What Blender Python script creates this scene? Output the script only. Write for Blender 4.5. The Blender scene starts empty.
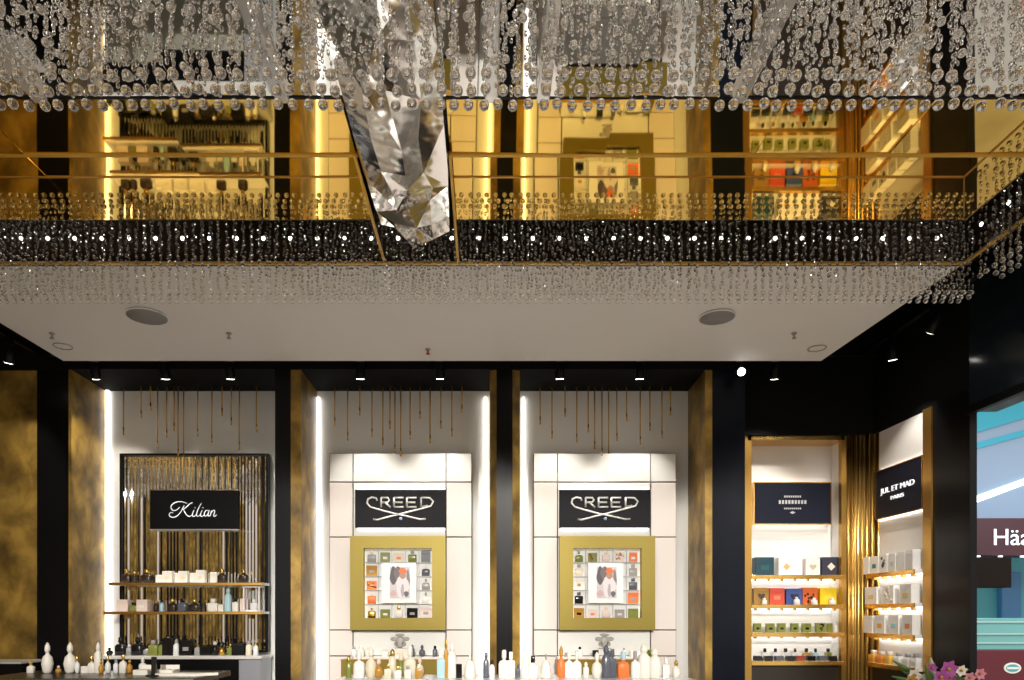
import bpy, bmesh, math, random
import numpy as np
from mathutils import Vector, Matrix

random.seed(7)
rng = np.random.default_rng(7)
C = bpy.context.scene.collection
PI = math.pi

# ------------------------------------------------------------------ camera
EYE = 1.5            # eye height
F = 700.0            # focal length in pixels of the 1024 wide frame
PX0, PY0 = 485.0, 615.0   # principal point of the (shift) lens
cam = bpy.data.cameras.new('camera')
cam.sensor_width = 36.0
cam.lens = F / 1024 * 36.0
cam.shift_x = (512 - PX0) / 1024
cam.shift_y = (PY0 - 340) / 1024
cam.clip_start = 0.05
cam_o = bpy.data.objects.new('camera', cam)
cam_o.location = (0, 0, EYE)
cam_o.rotation_euler = (PI / 2, 0, 0)
C.objects.link(cam_o)
bpy.context.scene.camera = cam_o

# ------------------------------------------------------------------ world, exposure
w = bpy.data.worlds.new('world')
bpy.context.scene.world = w
w.use_nodes = True
w.node_tree.nodes['Background'].inputs[0].default_value = (1.0, 0.96, 0.90, 1)
w.node_tree.nodes['Background'].inputs[1].default_value = 0.85
vs = bpy.context.scene.view_settings
vs.view_transform = 'Standard'
vs.look = 'None'
vs.exposure = 0.35
vs.gamma = 1.0
vs.use_curve_mapping = False


def light(kind, name, loc, target, energy, color=(1, 1, 1), size=0.1, size_y=None, angle=60, blend=0.6):
    l = bpy.data.lights.new(name, kind)
    l.energy = energy
    l.color = color
    if kind == 'AREA':
        l.size = size
        if size_y:
            l.shape = 'RECTANGLE'
            l.size_y = size_y
    else:
        l.shadow_soft_size = size
    if kind == 'SPOT':
        l.spot_size = math.radians(angle)
        l.spot_blend = blend
    o = bpy.data.objects.new(name, l)
    o.location = loc
    d = Vector(target) - Vector(loc)
    o.rotation_euler = d.to_track_quat('-Z', 'Y').to_euler()
    C.objects.link(o)
    return o


# unseen fill lights added behind the photographer, then the lamp of the right-hand mall
light('AREA', 'hall_fill', (-2.2, -3.6, 5.6), (-1.5, 3.5, 0.9), 260, (1, 0.97, 0.93), 3.0, 1.6)
light('AREA', 'hall_fill', (2.2, -3.6, 5.6), (1.5, 3.5, 0.9), 260, (1, 0.97, 0.93), 3.0, 1.6)
light('AREA', 'mall_lamp', (7.5, 6.5, 3.9), (7.5, 7.0, 0), 95, (0.75, 0.9, 1.0), 3.0, 2.0)
# unseen fill spots added behind the photographer to brighten the bays and the island
for ax_, ay_, az_, en_, an_ in ((-2.0, 4.9, 1.9, 260, 20), (-0.6, 4.9, 1.75, 430, 17), (0.87, 4.9, 1.75, 430, 17), (2.2, 5.0, 1.9, 420, 17), (2.7, 4.5, 1.8, 260, 16), (-0.5, 3.8, 1.15, 150, 16), (0.7, 3.8, 1.15, 150, 16), (-2.0, 3.8, 1.15, 200, 18), (-0.6, 4.9, 0.6, 420, 17), (0.87, 4.9, 0.6, 420, 17), (-2.0, 4.9, 0.6, 300, 17), (-3.1, 4.6, 1.9, 150, 16)):
    light('SPOT', 'front_fill_spot', (ax_ * 0.75, -1.3, 3.35), (ax_, ay_, az_), en_, (1.0, 0.95, 0.88), 0.05, angle=an_ * 1.6, blend=0.9)
# track spots that light the bays
SPOT_COL = (1.0, 0.93, 0.84)


# ------------------------------------------------------------------ pixel -> place
def X(px, Y):
    return (px - PX0) * Y / F


def Z(py, Y):
    return EYE + (PY0 - py) * Y / F


# ------------------------------------------------------------------ materials
MATS = {}


def mat(name, col, rough=0.5, metal=0.0, emit=None, trans=0.0, ior=1.5, coat=0.0, bump=None, noise=None, spec=0.5):
    if name in MATS:
        return MATS[name]
    m = bpy.data.materials.new(name)
    m.use_nodes = True
    nt = m.node_tree
    b = nt.nodes['Principled BSDF']
    b.inputs['Base Color'].default_value = (*col, 1)
    b.inputs['Roughness'].default_value = rough
    b.inputs['Metallic'].default_value = metal
    b.inputs['IOR'].default_value = ior
    b.inputs['Transmission Weight'].default_value = trans
    b.inputs['Coat Weight'].default_value = coat
    b.inputs['Specular IOR Level'].default_value = spec
    if emit:
        b.inputs['Emission Color'].default_value = (*emit[0], 1)
        b.inputs['Emission Strength'].default_value = emit[1]
    if noise:   # list of (pos, colour), scale, detail, stretch
        stops, scale, detail, stretch = noise
        tc = nt.nodes.new('ShaderNodeTexCoord')
        mp = nt.nodes.new('ShaderNodeMapping')
        mp.inputs['Scale'].default_value = stretch
        n = nt.nodes.new('ShaderNodeTexNoise')
        n.inputs['Scale'].default_value = scale
        n.inputs['Detail'].default_value = detail
        n.inputs['Distortion'].default_value = 0.35
        r = nt.nodes.new('ShaderNodeValToRGB')
        el = r.color_ramp.elements
        while len(el) < len(stops):
            el.new(0.5)
        for e, (p, c) in zip(el, stops):
            e.position = p
            e.color = (*c, 1)
        nt.links.new(tc.outputs['Object'], mp.inputs[0])
        nt.links.new(mp.outputs[0], n.inputs['Vector'])
        nt.links.new(n.outputs[0], r.inputs[0])
        nt.links.new(r.outputs[0], b.inputs['Base Color'])
    if bump:
        s, st = bump
        tc = nt.nodes.new('ShaderNodeTexCoord')
        n = nt.nodes.new('ShaderNodeTexNoise')
        n.inputs['Scale'].default_value = s
        bp = nt.nodes.new('ShaderNodeBump')
        bp.inputs['Strength'].default_value = st
        bp.inputs['Distance'].default_value = 0.02
        nt.links.new(tc.outputs['Object'], n.inputs['Vector'])
        nt.links.new(n.outputs[0], bp.inputs['Height'])
        nt.links.new(bp.outputs[0], b.inputs['Normal'])
    MATS[name] = m
    return m


BRONZE = mat('bronze_patina', (0.2, 0.12, 0.03), 0.42, 0.3, noise=([(0.30, (0.09, 0.055, 0.012)), (0.5, (0.25, 0.15, 0.028)), (0.68, (0.50, 0.31, 0.06))], 6.5, 8, (1, 1, 0.8)))
BLACK = mat('black_lacquer', (0.004, 0.004, 0.0045), 0.3, spec=0.18)
BLACKM = mat('black_matt', (0.006, 0.006, 0.006), 0.8, spec=0.1)
NAVYB = mat('blue_black_lacquer', (0.004, 0.006, 0.013), 0.25, spec=0.2)
CEILW = mat('white_ceiling_paint', (0.86, 0.86, 0.86), 0.7)
WHITE = mat('white_lacquer', (0.84, 0.82, 0.79), 0.4)
PALE = mat('pale_panel', (0.80, 0.735, 0.69), 0.35)
PALER = mat('pale_grey_panel', (0.80, 0.80, 0.77), 0.35)
JOINT = mat('dark_joint', (0.05, 0.045, 0.04), 0.6)
GOLDF = mat('satin_gold', (0.25, 0.19, 0.032), 0.4, 0.5)
OLIVE = mat('olive_gold', (0.24, 0.17, 0.025), 0.4, 0.5)
BRASS = mat('brass', (0.78, 0.48, 0.13), 0.25, 1.0)
GTRIM = mat('gilt_trim', (0.72, 0.44, 0.07), 0.4, 0.45)
BRASSD = mat('aged_brass', (0.50, 0.29, 0.07), 0.3, 0.9)
NAVY = mat('navy_sign', (0.009, 0.011, 0.024), 0.5, spec=0.15)
CHAR = mat('charcoal_sign', (0.011, 0.011, 0.014), 0.5, spec=0.15)
SILVER = mat('silver_lettering', (0.75, 0.74, 0.72), 0.3, 0.6)
LETTER = mat('lit_white_lettering', (0.9, 0.92, 0.95), 0.4, emit=((0.9, 0.95, 1.0), 0.35))
LETTERH = mat('lit_white_letters', (0.9, 0.95, 1), 0.4, emit=((0.85, 0.97, 1.0), 0.5))
MIRROR = mat('silver_mirror', (0.86, 0.86, 0.84), 0.02, 1.0)
FOIL = mat('silver_foil', (0.86, 0.85, 0.84), 0.08, 1.0, bump=(7, 0.16))
GOLDM = mat('gold_mirror', (0.74, 0.49, 0.115), 0.025, 1.0)
DARKM = mat('bronze_mirror', (0.035, 0.022, 0.012), 0.25, 0.3)
CRYST = mat('crystal', (0.97, 0.97, 0.97), 0.0, 0.0, trans=1.0, ior=1.52)
GLASS = mat('clear_glass', (0.95, 0.97, 0.97), 0.0, 0.0, trans=1.0, ior=1.1)
LED = mat('led_strip', (1, 1, 1), 0.5, emit=((1.0, 0.96, 0.90), 2.4))
LEDS = mat('led_spot', (1, 1, 1), 0.5, emit=((1.0, 0.9, 0.78), 7.0))
LEDB = mat('spot_bulb', (1, 1, 1), 0.5, emit=((1.0, 0.95, 0.88), 12.0))
LEDC = mat('shelf_led', (1, 1, 1), 0.5, emit=((1.0, 0.97, 0.93), 6.0))
SLAT = mat('polished_aluminium', (0.92, 0.92, 0.92), 0.18, 0.6)
LEDF = mat('frame_led', (1, 1, 1), 0.5, emit=((1.0, 0.98, 0.95), 9.0))
LEDM = mat('mall_light_line', (1, 1, 1), 0.5, emit=((0.8, 0.95, 1.0), 1.3))
FLOORM = mat('stone_floor', (0.42, 0.36, 0.29), 0.22, noise=([(0.3, (0.36, 0.31, 0.25)), (0.7, (0.47, 0.41, 0.34))], 2.5, 5, (1, 1, 1)))
GREY = mat('grey_grille', (0.30, 0.30, 0.30), 0.7)
MAROON = mat('maroon_fascia', (0.05, 0.004, 0.010), 0.5)
MAROOND = mat('deep_red_counter', (0.11, 0.004, 0.013), 0.4)
CYANW = mat('cyan_panel', (0.03, 0.36, 0.50), 0.5)
BLUEG = mat('blue_grey_plaster', (0.26, 0.35, 0.48), 0.7)
BLUED = mat('blue_door', (0.06, 0.22, 0.45), 0.4)
TEALG = mat('teal_glass', (0.16, 0.40, 0.38), 0.15)


def plain(r, g, b, rough=0.4, metal=0.0):
    return mat('tone_%02d_%02d_%02d_%02d_%d' % (r * 99, g * 99, b * 99, rough * 99, metal), (r, g, b), rough, metal)


WBOX = plain(0.86, 0.82, 0.74)
CREAM = plain(0.80, 0.72, 0.56)
DBROWN = plain(0.03, 0.018, 0.012, 0.2)
DBLACK = plain(0.008, 0.008, 0.009, 0.15)
GOLDC = plain(0.80, 0.52, 0.12, 0.25, 1)
AMBER = plain(0.50, 0.26, 0.04, 0.2)
GLASSW = plain(0.82, 0.83, 0.83, 0.12)
GLASSB = plain(0.45, 0.68, 0.75, 0.12)
SLATE = plain(0.10, 0.11, 0.14, 0.25)
GREYB = plain(0.35, 0.34, 0.33, 0.3)
ORANGE = plain(0.85, 0.20, 0.04)
OLIVEB = plain(0.22, 0.25, 0.05, 0.25)
PINKW = plain(0.80, 0.66, 0.60)


# ------------------------------------------------------------------ mesh builder
class MB:
    def __init__(self):
        self.v, self.f, self.m, self.sm = [], [], [], []
        self.mats = []

    def mi(self, m):
        if m is None:
            return 0
        if m not in self.mats:
            self.mats.append(m)
        return self.mats.index(m)

    def add(self, vs, fs, m=None, smooth=False):
        o = len(self.v)
        i = self.mi(m)
        self.v += [tuple(p) for p in vs]
        for f in fs:
            self.f.append(tuple(o + k for k in f))
            self.m.append(i)
            self.sm.append(smooth)
        return self

    def box(self, x0, x1, y0, y1, z0, z1, m=None, bev=0.0):
        x0, x1 = min(x0, x1), max(x0, x1)
        y0, y1 = min(y0, y1), max(y0, y1)
        z0, z1 = min(z0, z1), max(z0, z1)
        if bev <= 0:
            vs = [(x, y, z) for z in (z0, z1) for y in (y0, y1) for x in (x0, x1)]
            fs = [(0, 2, 3, 1), (4, 5, 7, 6), (0, 1, 5, 4), (2, 6, 7, 3), (0, 4, 6, 2), (1, 3, 7, 5)]
            return self.add(vs, fs, m)
        bm = bmesh.new()
        bmesh.ops.create_cube(bm, size=1.0)
        for q in bm.verts:
            q.co = Vector((x0 + (q.co.x + .5) * (x1 - x0), y0 + (q.co.y + .5) * (y1 - y0), z0 + (q.co.z + .5) * (z1 - z0)))
        bmesh.ops.bevel(bm, geom=list(bm.edges), offset=bev, segments=2, affect='EDGES', profile=0.5)
        bm.verts.index_update()
        self.add([q.co[:] for q in bm.verts], [[q.index for q in f.verts] for f in bm.faces], m)
        bm.free()
        return self

    def prism(self, poly, z0, z1, m=None):
        n = len(poly)
        a = sum(poly[i][0] * poly[(i + 1) % n][1] - poly[(i + 1) % n][0] * poly[i][1] for i in range(n))
        if a < 0:
            poly = poly[::-1]
        vs = [(x, y, z0) for x, y in poly] + [(x, y, z1) for x, y in poly]
        fs = [tuple(range(n - 1, -1, -1)), tuple(range(n, 2 * n))]
        fs += [(i, (i + 1) % n, n + (i + 1) % n, n + i) for i in range(n)]
        return self.add(vs, fs, m)

    def loft(self, secs, m=None, n=16, smooth=True, c=(0, 0)):
        # secs: (z, hx, hy, exponent)
        vs = []
        for z, hx, hy, e in secs:
            for k in range(n):
                t = 2 * PI * (k + 0.5) / n
                cx, sy = math.cos(t), math.sin(t)
                vs.append((c[0] + hx * math.copysign(abs(cx) ** (2 / e), cx), c[1] + hy * math.copysign(abs(sy) ** (2 / e), sy), z))
        fs = [tuple(range(n - 1, -1, -1))]
        for s in range(len(secs) - 1):
            for k in range(n):
                fs.append((s * n + k, s * n + (k + 1) % n, (s + 1) * n + (k + 1) % n, (s + 1) * n + k))
        fs.append(tuple((len(secs) - 1) * n + k for k in range(n)))
        return self.add(vs, fs, m, smooth)

    def tube(self, pts, r, m=None, n=8, smooth=True, flat=None):
        pts = [Vector(p) for p in pts]
        vs = []
        for i, p in enumerate(pts):
            d = (pts[min(i + 1, len(pts) - 1)] - pts[max(i - 1, 0)])
            if d.length < 1e-9:
                d = Vector((0, 0, 1))
            d.normalize()
            up = Vector((0, 1, 0)) if abs(d.y) < 0.9 else Vector((1, 0, 0))
            a = d.cross(up).normalized()
            b = d.cross(a).normalized()
            rr = r[i] if isinstance(r, (list, tuple)) else r
            fb = flat if flat else 1.0
            for k in range(n):
                t = 2 * PI * k / n
                vs.append(p + a * rr * math.cos(t) + b * rr * fb * math.sin(t))
        fs = [tuple(range(n)), tuple((len(pts) - 1) * n + n - 1 - k for k in range(n))]
        for s in range(len(pts) - 1):
            for k in range(n):
                fs.append((s * n + k, (s + 1) * n + k, (s + 1) * n + (k + 1) % n, s * n + (k + 1) % n))
        return self.add(vs, fs, m, smooth)

    def cyl(self, p0, p1, r, m=None, n=16, smooth=True):
        return self.tube([p0, p1], r, m, n, smooth)

    def mesh(self, name, m=None):
        me = bpy.data.meshes.new(name)
        me.from_pydata(self.v, [], self.f)
        if self.mats:
            for q in self.mats:
                me.materials.append(q)
            me.polygons.foreach_set('material_index', self.m)
        elif m:
            me.materials.append(m)
        me.polygons.foreach_set('use_smooth', self.sm)
        bm = bmesh.new()
        bm.from_mesh(me)
        bmesh.ops.recalc_face_normals(bm, faces=bm.faces)
        bm.to_mesh(me)
        bm.free()
        me.update()
        return me

    def build(self, name, m=None, parent=None, loc=None):
        o = bpy.data.objects.new(name, self.mesh(name, m))
        C.objects.link(o)
        if parent:
            o.parent = parent
        if loc:
            o.location = loc
        return o


def tag(o, label=None, cat=None, group=None, kind=None):
    if label:
        o['label'] = label
    if cat:
        o['category'] = cat
    if group:
        o['group'] = group
    if kind:
        o['kind'] = kind
    return o


def empty(name, loc=(0, 0, 0), label=None, cat=None, group=None, rz=0):
    o = bpy.data.objects.new(name, None)
    o.location = loc
    o.rotation_euler = (0, 0, rz)
    o.empty_display_size = 0.05
    C.objects.link(o)
    return tag(o, label, cat, group)


def struct(name, mb, m=None, label=None):
    return tag(mb.build(name, m), label, None, None, 'structure')


def text_mb(body, size, ext=0.004):
    cu = bpy.data.curves.new('lettering', 'FONT')
    cu.body = body
    cu.size = size
    cu.extrude = ext
    cu.align_x = 'CENTER'
    cu.align_y = 'CENTER'
    o = bpy.data.objects.new('lettering', cu)
    C.objects.link(o)
    me = o.to_mesh()
    vs = [v.co[:] for v in me.vertices]
    fs = [tuple(p.vertices) for p in me.polygons]
    o.to_mesh_clear()
    bpy.data.objects.remove(o)
    bpy.data.curves.remove(cu)
    return vs, fs


def lettering(parent, body, size, cx, y, cz, m, side='front', width=None, name='lettering'):
    vs, fs = text_mb(body, size)
    if width:
        x0 = min(v[0] for v in vs)
        x1 = max(v[0] for v in vs)
        k = width / (x1 - x0)
        vs = [(v[0] * k, v[1], v[2]) for v in vs]
    if side == 'front':   # reads along +X, faces -Y
        vs = [(cx + v[0], y - v[2], cz + v[1]) for v in vs]
    else:                 # faces -X, reads towards -Y
        vs = [(cx - v[2], y - v[0], cz + v[1]) for v in vs]
    mb = MB()
    mb.add(vs, fs, m)
    return mb.build(name, None, parent)


ORD = ['leftmost', 'second from left', 'third from left', 'fourth from left', 'fifth from left', 'sixth from left', 'seventh from left', 'eighth from left', 'ninth from left', 'tenth from left', 'eleventh from left', 'twelfth from left', 'thirteenth from left', 'fourteenth from left', 'fifteenth from left', 'sixteenth from left', 'seventeenth from left', 'eighteenth from left', 'nineteenth from left', 'twentieth from left', 'twenty-first from left', 'twenty-second from left', 'twenty-third from left', 'twenty-fourth from left', 'twenty-fifth from left', 'twenty-sixth from left', 'twenty-seventh from left', 'twenty-eighth from left', 'twenty-ninth from left', 'thirtieth from left', 'thirty-first from left', 'thirty-second from left', 'thirty-third from left', 'thirty-fourth from left']

# ------------------------------------------------------------------ the setting
ZC = EYE + 1.597        # white soffit
ZP = EYE + 1.62         # mirror plates of the canopy
YW = 5.0                # niche backs
YP = 4.57               # pier fronts

struct('floor', MB().box(-4.2, 13, -6.5, 11, -0.1, 0), FLOORM)
struct('ceiling', MB().box(-4.2, 2.95, -1.5, 5.4, 3.72, 3.8), BLACKM)
struct('wall_back', MB().box(-4.2, 3.0, 5.08, 5.3, 0, 3.72), BLACKM)
struct('wall_left', MB().box(-4.2, -4.0, -1.5, 5.08, 0, 3.72), BRONZE)

# piers between the niches (plan polygons)
pn = [0]


def pier(poly, m, label, z1=3.72):
    pn[0] += 1
    return struct('trim_%d' % pn[0], MB().prism(poly, 0, z1), m, label)


xl0 = X(70, YP)
pier([(X(37, YP), YP), (X(69, YP), YP), (X(69, YP), 5.08), (X(37, YP), 5.08)], BLACK, 'black pier at the far left of the niches')
pier([(X(69, YP), YP - 0.005), (xl0 + 0.012, YP - 0.005), (X(106, YW), YW), (X(106, YW), 5.08), (X(69, YP), 5.08)], BRONZE, 'patinated bronze return beside the left pier')
pier([(-4.0, YP + 0.01), (X(37, YP), YP + 0.01), (X(37, YP), 5.08), (-4.0, 5.08)], BRONZE, 'bronze wall panel at the left edge')
pier([(X(275, YP), YP), (X(291, YP), YP), (X(291, YP), 5.08), (X(275, YP), 5.08)], BLACK, 'black pier between mirrored niche and first white niche')
pier([(X(291, YP), YP - 0.005), (X(301, YP), YP - 0.005), (X(317, YW), YW), (X(317, YW), 5.08), (X(291, YP), 5.08)], BRONZE, 'bronze return on the left of the first white niche')
pier([(X(496.5, YP), YP), (X(512.5, YP), YP), (X(512.5, YP), 5.08), (X(496.5, YP), 5.08)], BLACK, 'black pier between the two white niches')
pier([(X(490, YP), YP + 0.012), (X(496.5, YP), YP - 0.004), (X(496.5, YP), 5.08), (X(490, YP), 5.08)], BRONZE, 'bronze edge left of the middle pier')
pier([(X(512.5, YP), YP - 0.004), (X(520, YP), YP + 0.012), (X(520, YP), 5.08), (X(512.5, YP), 5.08)], BRONZE, 'bronze edge right of the middle pier')
pier([(X(712, YP), YP - 0.005), (X(705, YP), YP - 0.005), (X(688, YW), YW), (X(688, YW), 5.08), (X(712, YP), 5.08)], BRONZE, 'bronze return on the right of the second white niche')
pier([(X(712, YP), YP), (X(745, YP), YP), (X(745, YP), 5.08), (X(712, YP), 5.08)], NAVYB, 'blue black pier left of the brass shelving')

# white niche backs
nb = MB()
for a, b in ((106, 293), (312, 494), (512, 692)):
    nb.box(X(a, YW), X(b, YW), YW, 5.08, 0, 3.3)
struct('wall_niche', nb, PALER, 'white backs of the three niches')
# header over the niches, recess above the ceiling edge
struct('wall_header', MB().box(-4.0, X(745, YP), YP - 0.02, 5.08, Z(370, YP), 3.72), BLACKM)
# right shelving: niche backs, headers, right wall
ZH = 2.75
YR = 5.06
XR = 2.72
struct('wall_niche', MB().box(X(745, YP), XR + 0.1, YR, 5.08, 0, ZH).box(XR - 0.02, XR + 0.1, 4.27, YR, 0, ZH), WHITE, 'white backs of the brass shelving in the corner')
struct('wall_header', MB().box(X(745, YP), XR + 0.12, 4.86, 5.08, ZH, 3.72).box(XR - 0.02, XR + 0.12, 3.86, 4.86, ZH, 3.72), BLACKM)
struct('wall_right', MB().box(XR - 0.04, XR, 3.87, 4.19, 0, ZH), BLACK)
pier([(XR - 0.05, 4.19), (XR - 0.05, 4.27), (XR + 0.1, 4.27), (XR + 0.1, 4.19)], BRASSD, 'brass edge of the right wall shelving', ZH)
struct('wall_beam', MB().box(XR - 0.05, XR + 0.1, -1.5, 3.86, 2.62, 3.72), mat('dark_glass_beam', (0.012, 0.018, 0.026), 0.15))
struct('trim_20', MB().box(XR - 0.075, XR - 0.045, -1.5, 3.86, 2.60, 2.645), BLACK, 'dark rail under the glass beam')
# unseen wall far behind the photographer, added for the mirrors to reflect
fw = MB()
for k in range(9):
    x = -4.0 + k * 1.0
    fw.box(x, x + 0.55, -6.3, -6.2, 0, 6.5, (BRONZE, BLACK, BRONZE)[k % 3])
    fw.box(x + 0.55, x + 1.0, -6.3, -6.2, 0, 6.5, (BLACK, BRONZE, PALE)[k % 3])
struct('wall_front', fw)
struct('baseboard_back', MB().box(-4.0, X(37, YP), YP - 0.02, YP + 0.01, 0, 0.1).box(X(712, YP), X(745, YP), YP - 0.02, YP, 0, 0.1), BLACK)

# ------------------------------------------------------------------ lowered ceiling with mirrored canopy
XE, XL = 2.14, -2.65        # right / left edge of the lowered ceiling
YRIM, YBE = 3.176, 4.40     # rim of the opening, back edge
XRIM = 2.173
sf = MB().prism([(XL, YRIM + 0.032), (XRIM, YRIM + 0.032), (2.112, YBE), (XL, YBE)], ZC, ZC + 0.12)
struct('ceiling', sf, CEILW, 'white lowered ceiling strip behind the mirrored canopy')

canopy = empty('mirrored_canopy', (0, 2.2, ZP), 'mirrored ceiling canopy of gold and silver glass with brass trim', 'ceiling canopy')


def cpart(name, mb, m=None, kind=None, label=None):
    o = mb.build(name, m, canopy)
    o.location = (0, -2.2, -ZP)
    return tag(o, label, None, None, kind)


YG0, YG1 = 2.198, 2.87
XPR = (964 - PX0) * YG1 / F
YBAR = 1.62 * F / (PY0 - 155)
YJ = 1.62 * F / (PY0 - 177)  # depth of the strips that draw the rim's mirror image


def plate(mb, x0, x1, y0, y1, tx, ty, m=None):
    """one mirror pane, hung a touch out of level like the real ones"""
    cx, cy = (x0 + x1) / 2, (y0 + y1) / 2
    def zz(x, y):
        return ZP + (x - cx) * tx + (y - cy) * ty
    q = [(x0, y0), (x1, y0), (x1, y1), (x0, y1)]
    vs = [(x, y, zz(x, y)) for x, y in q] + [(x, y, ZP + 0.05) for x, y in q]
    fs = [(0, 3, 2, 1), (4, 5, 6, 7), (0, 1, 5, 4), (1, 2, 6, 5), (2, 3, 7, 6), (3, 0, 4, 7)]
    mb.add(vs, fs, m)


XB0 = X(385, YRIM)          # crossing foil beam
XB1 = X(458, YRIM)
gms = (MB(), MB())
edges = [XL, -2.15, -1.62, -1.05, XB0, XB1, 0.42, 0.95, 1.42, XPR]
for i in range(len(edges) - 1):
    a, b = edges[i], edges[i + 1]
    if a == XB0:
        continue
    gm = gms[0 if b <= XB0 else 1]
    plate(gm, a, b, YG0, YBAR, random.uniform(-.012, .012), random.uniform(-.006, .006))
    plate(gm, a, b, YBAR, YJ, random.uniform(-.003, .003), random.uniform(-.001, .001))
    plate(gm, a, b, YJ, YG1, random.uniform(-.003, .003), random.uniform(-.001, .001))
for gm in gms:
    cpart('gold_mirror', gm, GOLDM, label='gold tinted mirror glass')
smm = MB()
edges = [XL, -2.0, -1.38, -0.95, -0.628, XB0, XB1, 0.02, 0.18, 0.45, 0.789, 1.25, 1.70, XPR]
for i in range(len(edges) - 1):
    a, b = edges[i], edges[i + 1]
    for y0, y1 in ((0.2, 1.1), (1.1, 1.7), (1.7, YG0 - 0.012)):
        plate(smm, a, b, y0, y1, random.uniform(-.012, .012), random.uniform(-.012, .012))
cpart('silver_mirror', smm, MIRROR, label='clear silver mirror glass')
# brass trim
T = 0.008


def trim(x0, x1, y0, y1, z0, z1, m=GTRIM):
    cpart('brass_trim', MB().box(x0, x1, y0, y1, z0, z1, m, 0.001))


trim(XL, XRIM + 0.006, YRIM - 0.004, YRIM + 0.012, ZC - 0.004, ZC + 0.006)
trim(XRIM - 0.004, XRIM + 0.010, 0.2, YRIM, ZC - 0.004, ZC + 0.006)
trim(XL, X(358, YBAR), YBAR - 0.008, YBAR + 0.008, ZP - 0.004, ZP + 0.01)
trim(X(449, YBAR), XPR + 0.3, YBAR - 0.008, YBAR + 0.008, ZP - 0.004, ZP + 0.01)
trim(XL, XB0, YJ - 0.004, YJ + 0.004, ZP - 0.003, ZP + 0.006, BRASSD)  # strip standing in for the rim's reflection in the gold glass
XJ = (964 - PX0) * YJ / F
trim(XB1, XJ, YJ - 0.004, YJ + 0.004, ZP - 0.003, ZP + 0.006, BRASSD)  # same drawn rim reflection, right of the beam
trim(XJ - 0.003, XJ + 0.003, 0.3, YJ, ZP - 0.003, ZP + 0.006, BRASSD)  # drawn reflection of the rim's right side
trim(XL, XB0, YG1 - 0.003, YG1 + 0.005, ZP + 0.0, ZP + 0.03, BLACK)
trim(XB1, XPR, YG1 - 0.003, YG1 + 0.005, ZP + 0.0, ZP + 0.03, BLACK)
trim(XPR, XPR + 0.008, 0.2, YG1, ZP, ZP + 0.03, BRASSD)
mm = MB()  # slanting strip that draws the reflected corner of the rim
d0, d1 = YJ, YG1
mm.add([(XJ - .002, d0, ZP - .003), (XJ + .003, d0, ZP - .003), (XPR + .002, d1, ZP - .003), (XPR - .003, d1, ZP - .003),
        (XJ - .002, d0, ZP + .006), (XJ + .003, d0, ZP + .006), (XPR + .002, d1, ZP + .006), (XPR - .003, d1, ZP + .006)],
       [(0, 1, 2, 3), (7, 6, 5, 4), (0, 4, 5, 1), (1, 5, 6, 2), (2, 6, 7, 3), (3, 7, 4, 0)])
cpart('brass_trim', mm, BRASSD)
# front edge between gold and silver
trim(XL, XB0, YG0 - 0.012, YG0, ZP - 0.002, ZP + 0.03, BLACK)
trim(XB1, XPR, YG0 - 0.012, YG0, ZP - 0.002, ZP + 0.03, BLACK)
# beam edges
trim(XB0 - 0.006, XB0 + 0.004, 2.43, YRIM, ZC - 0.004, ZC + 0.006)
trim(XB1 - 0.004, XB1 + 0.006, 2.43, YRIM, ZC - 0.004, ZC + 0.006)
# polished silver slats running forward
for xs in (-1.38, -0.628, 0.02, 0.18, 0.789, 1.70):
    cpart('silver_slat', MB().box(xs - 0.02, xs + 0.02, 0.2, YG0 - 0.02, ZP - 0.03, ZP + 0.012, SLAT, 0.004))
# dark slot behind the gold glass, where the far beads hang
cpart('slot_lining', MB().box(XL, XRIM + 0.02, YRIM + 0.012, YRIM + 0.03, ZC - 0.0, ZP + 0.36).box(XRIM + 0.012, XRIM + 0.03, 0.2, YRIM + 0.03, ZC, ZP + 0.36).box(XL, XRIM + 0.02, 0.2, YRIM + 0.03, ZP + 0.34, ZP + 0.36), DARKM)
zl = Z(239, YRIM)
k = 0
x = XL + 0.06
while x < XRIM - 0.05:
    cpart('spot_lamp', MB().cyl((x, YRIM + 0.012, zl), (x, YRIM - 0.004, zl), 0.011, BLACK, 12).cyl((x, YRIM - 0.004, zl), (x, YRIM - 0.008, zl), 0.008, LEDS, 12))
    x += 0.122
for k in range(9):
    y = YRIM - 0.12 - k * 0.16
    cpart('spot_lamp', MB().cyl((XRIM + 0.012, y, zl), (XRIM - 0.004, y, zl), 0.011, BLACK, 12).cyl((XRIM - 0.004, y, zl), (XRIM - 0.008, y, zl), 0.008, LEDS, 12))
# crumpled foil beam crossing the canopy, ending in a blunt V towards the back
fb = MB()
ys = np.concatenate([np.linspace(1.0, 2.5, 9), np.linspace(2.62, 2.93, 4)])
nx = 5
grid = []
for j, y in enumerate(ys):
    row = []
    for i in range(nx):
        t = i / (nx - 1)
        x0, x1 = XB0 + 0.012, XB1 - 0.012
        if y > 2.5:   # taper to the V
            k = (y - 2.5) / 0.45
            x0 = x0 + 0.015 * k
            x1 = x1 - 0.015 * k
        x = x0 + (x1 - x0) * t
        edge = i in (0, nx - 1)
        z = ZP - 0.012 - (0.0 if edge else random.uniform(0.0, 0.032)) - (0.03 if i in (2,) else 0)
        xx = x + (0 if edge else random.uniform(-.018, .018))
        yy = y + (0 if j in (0,) else random.uniform(-.05, .05)) + (0.04 if (j == len(ys) - 1 and i in (2, 3)) else 0)
        row.append((xx, yy, z))
    grid.append(row)
vs = [p for r in grid for p in r]
fs = []
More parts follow.
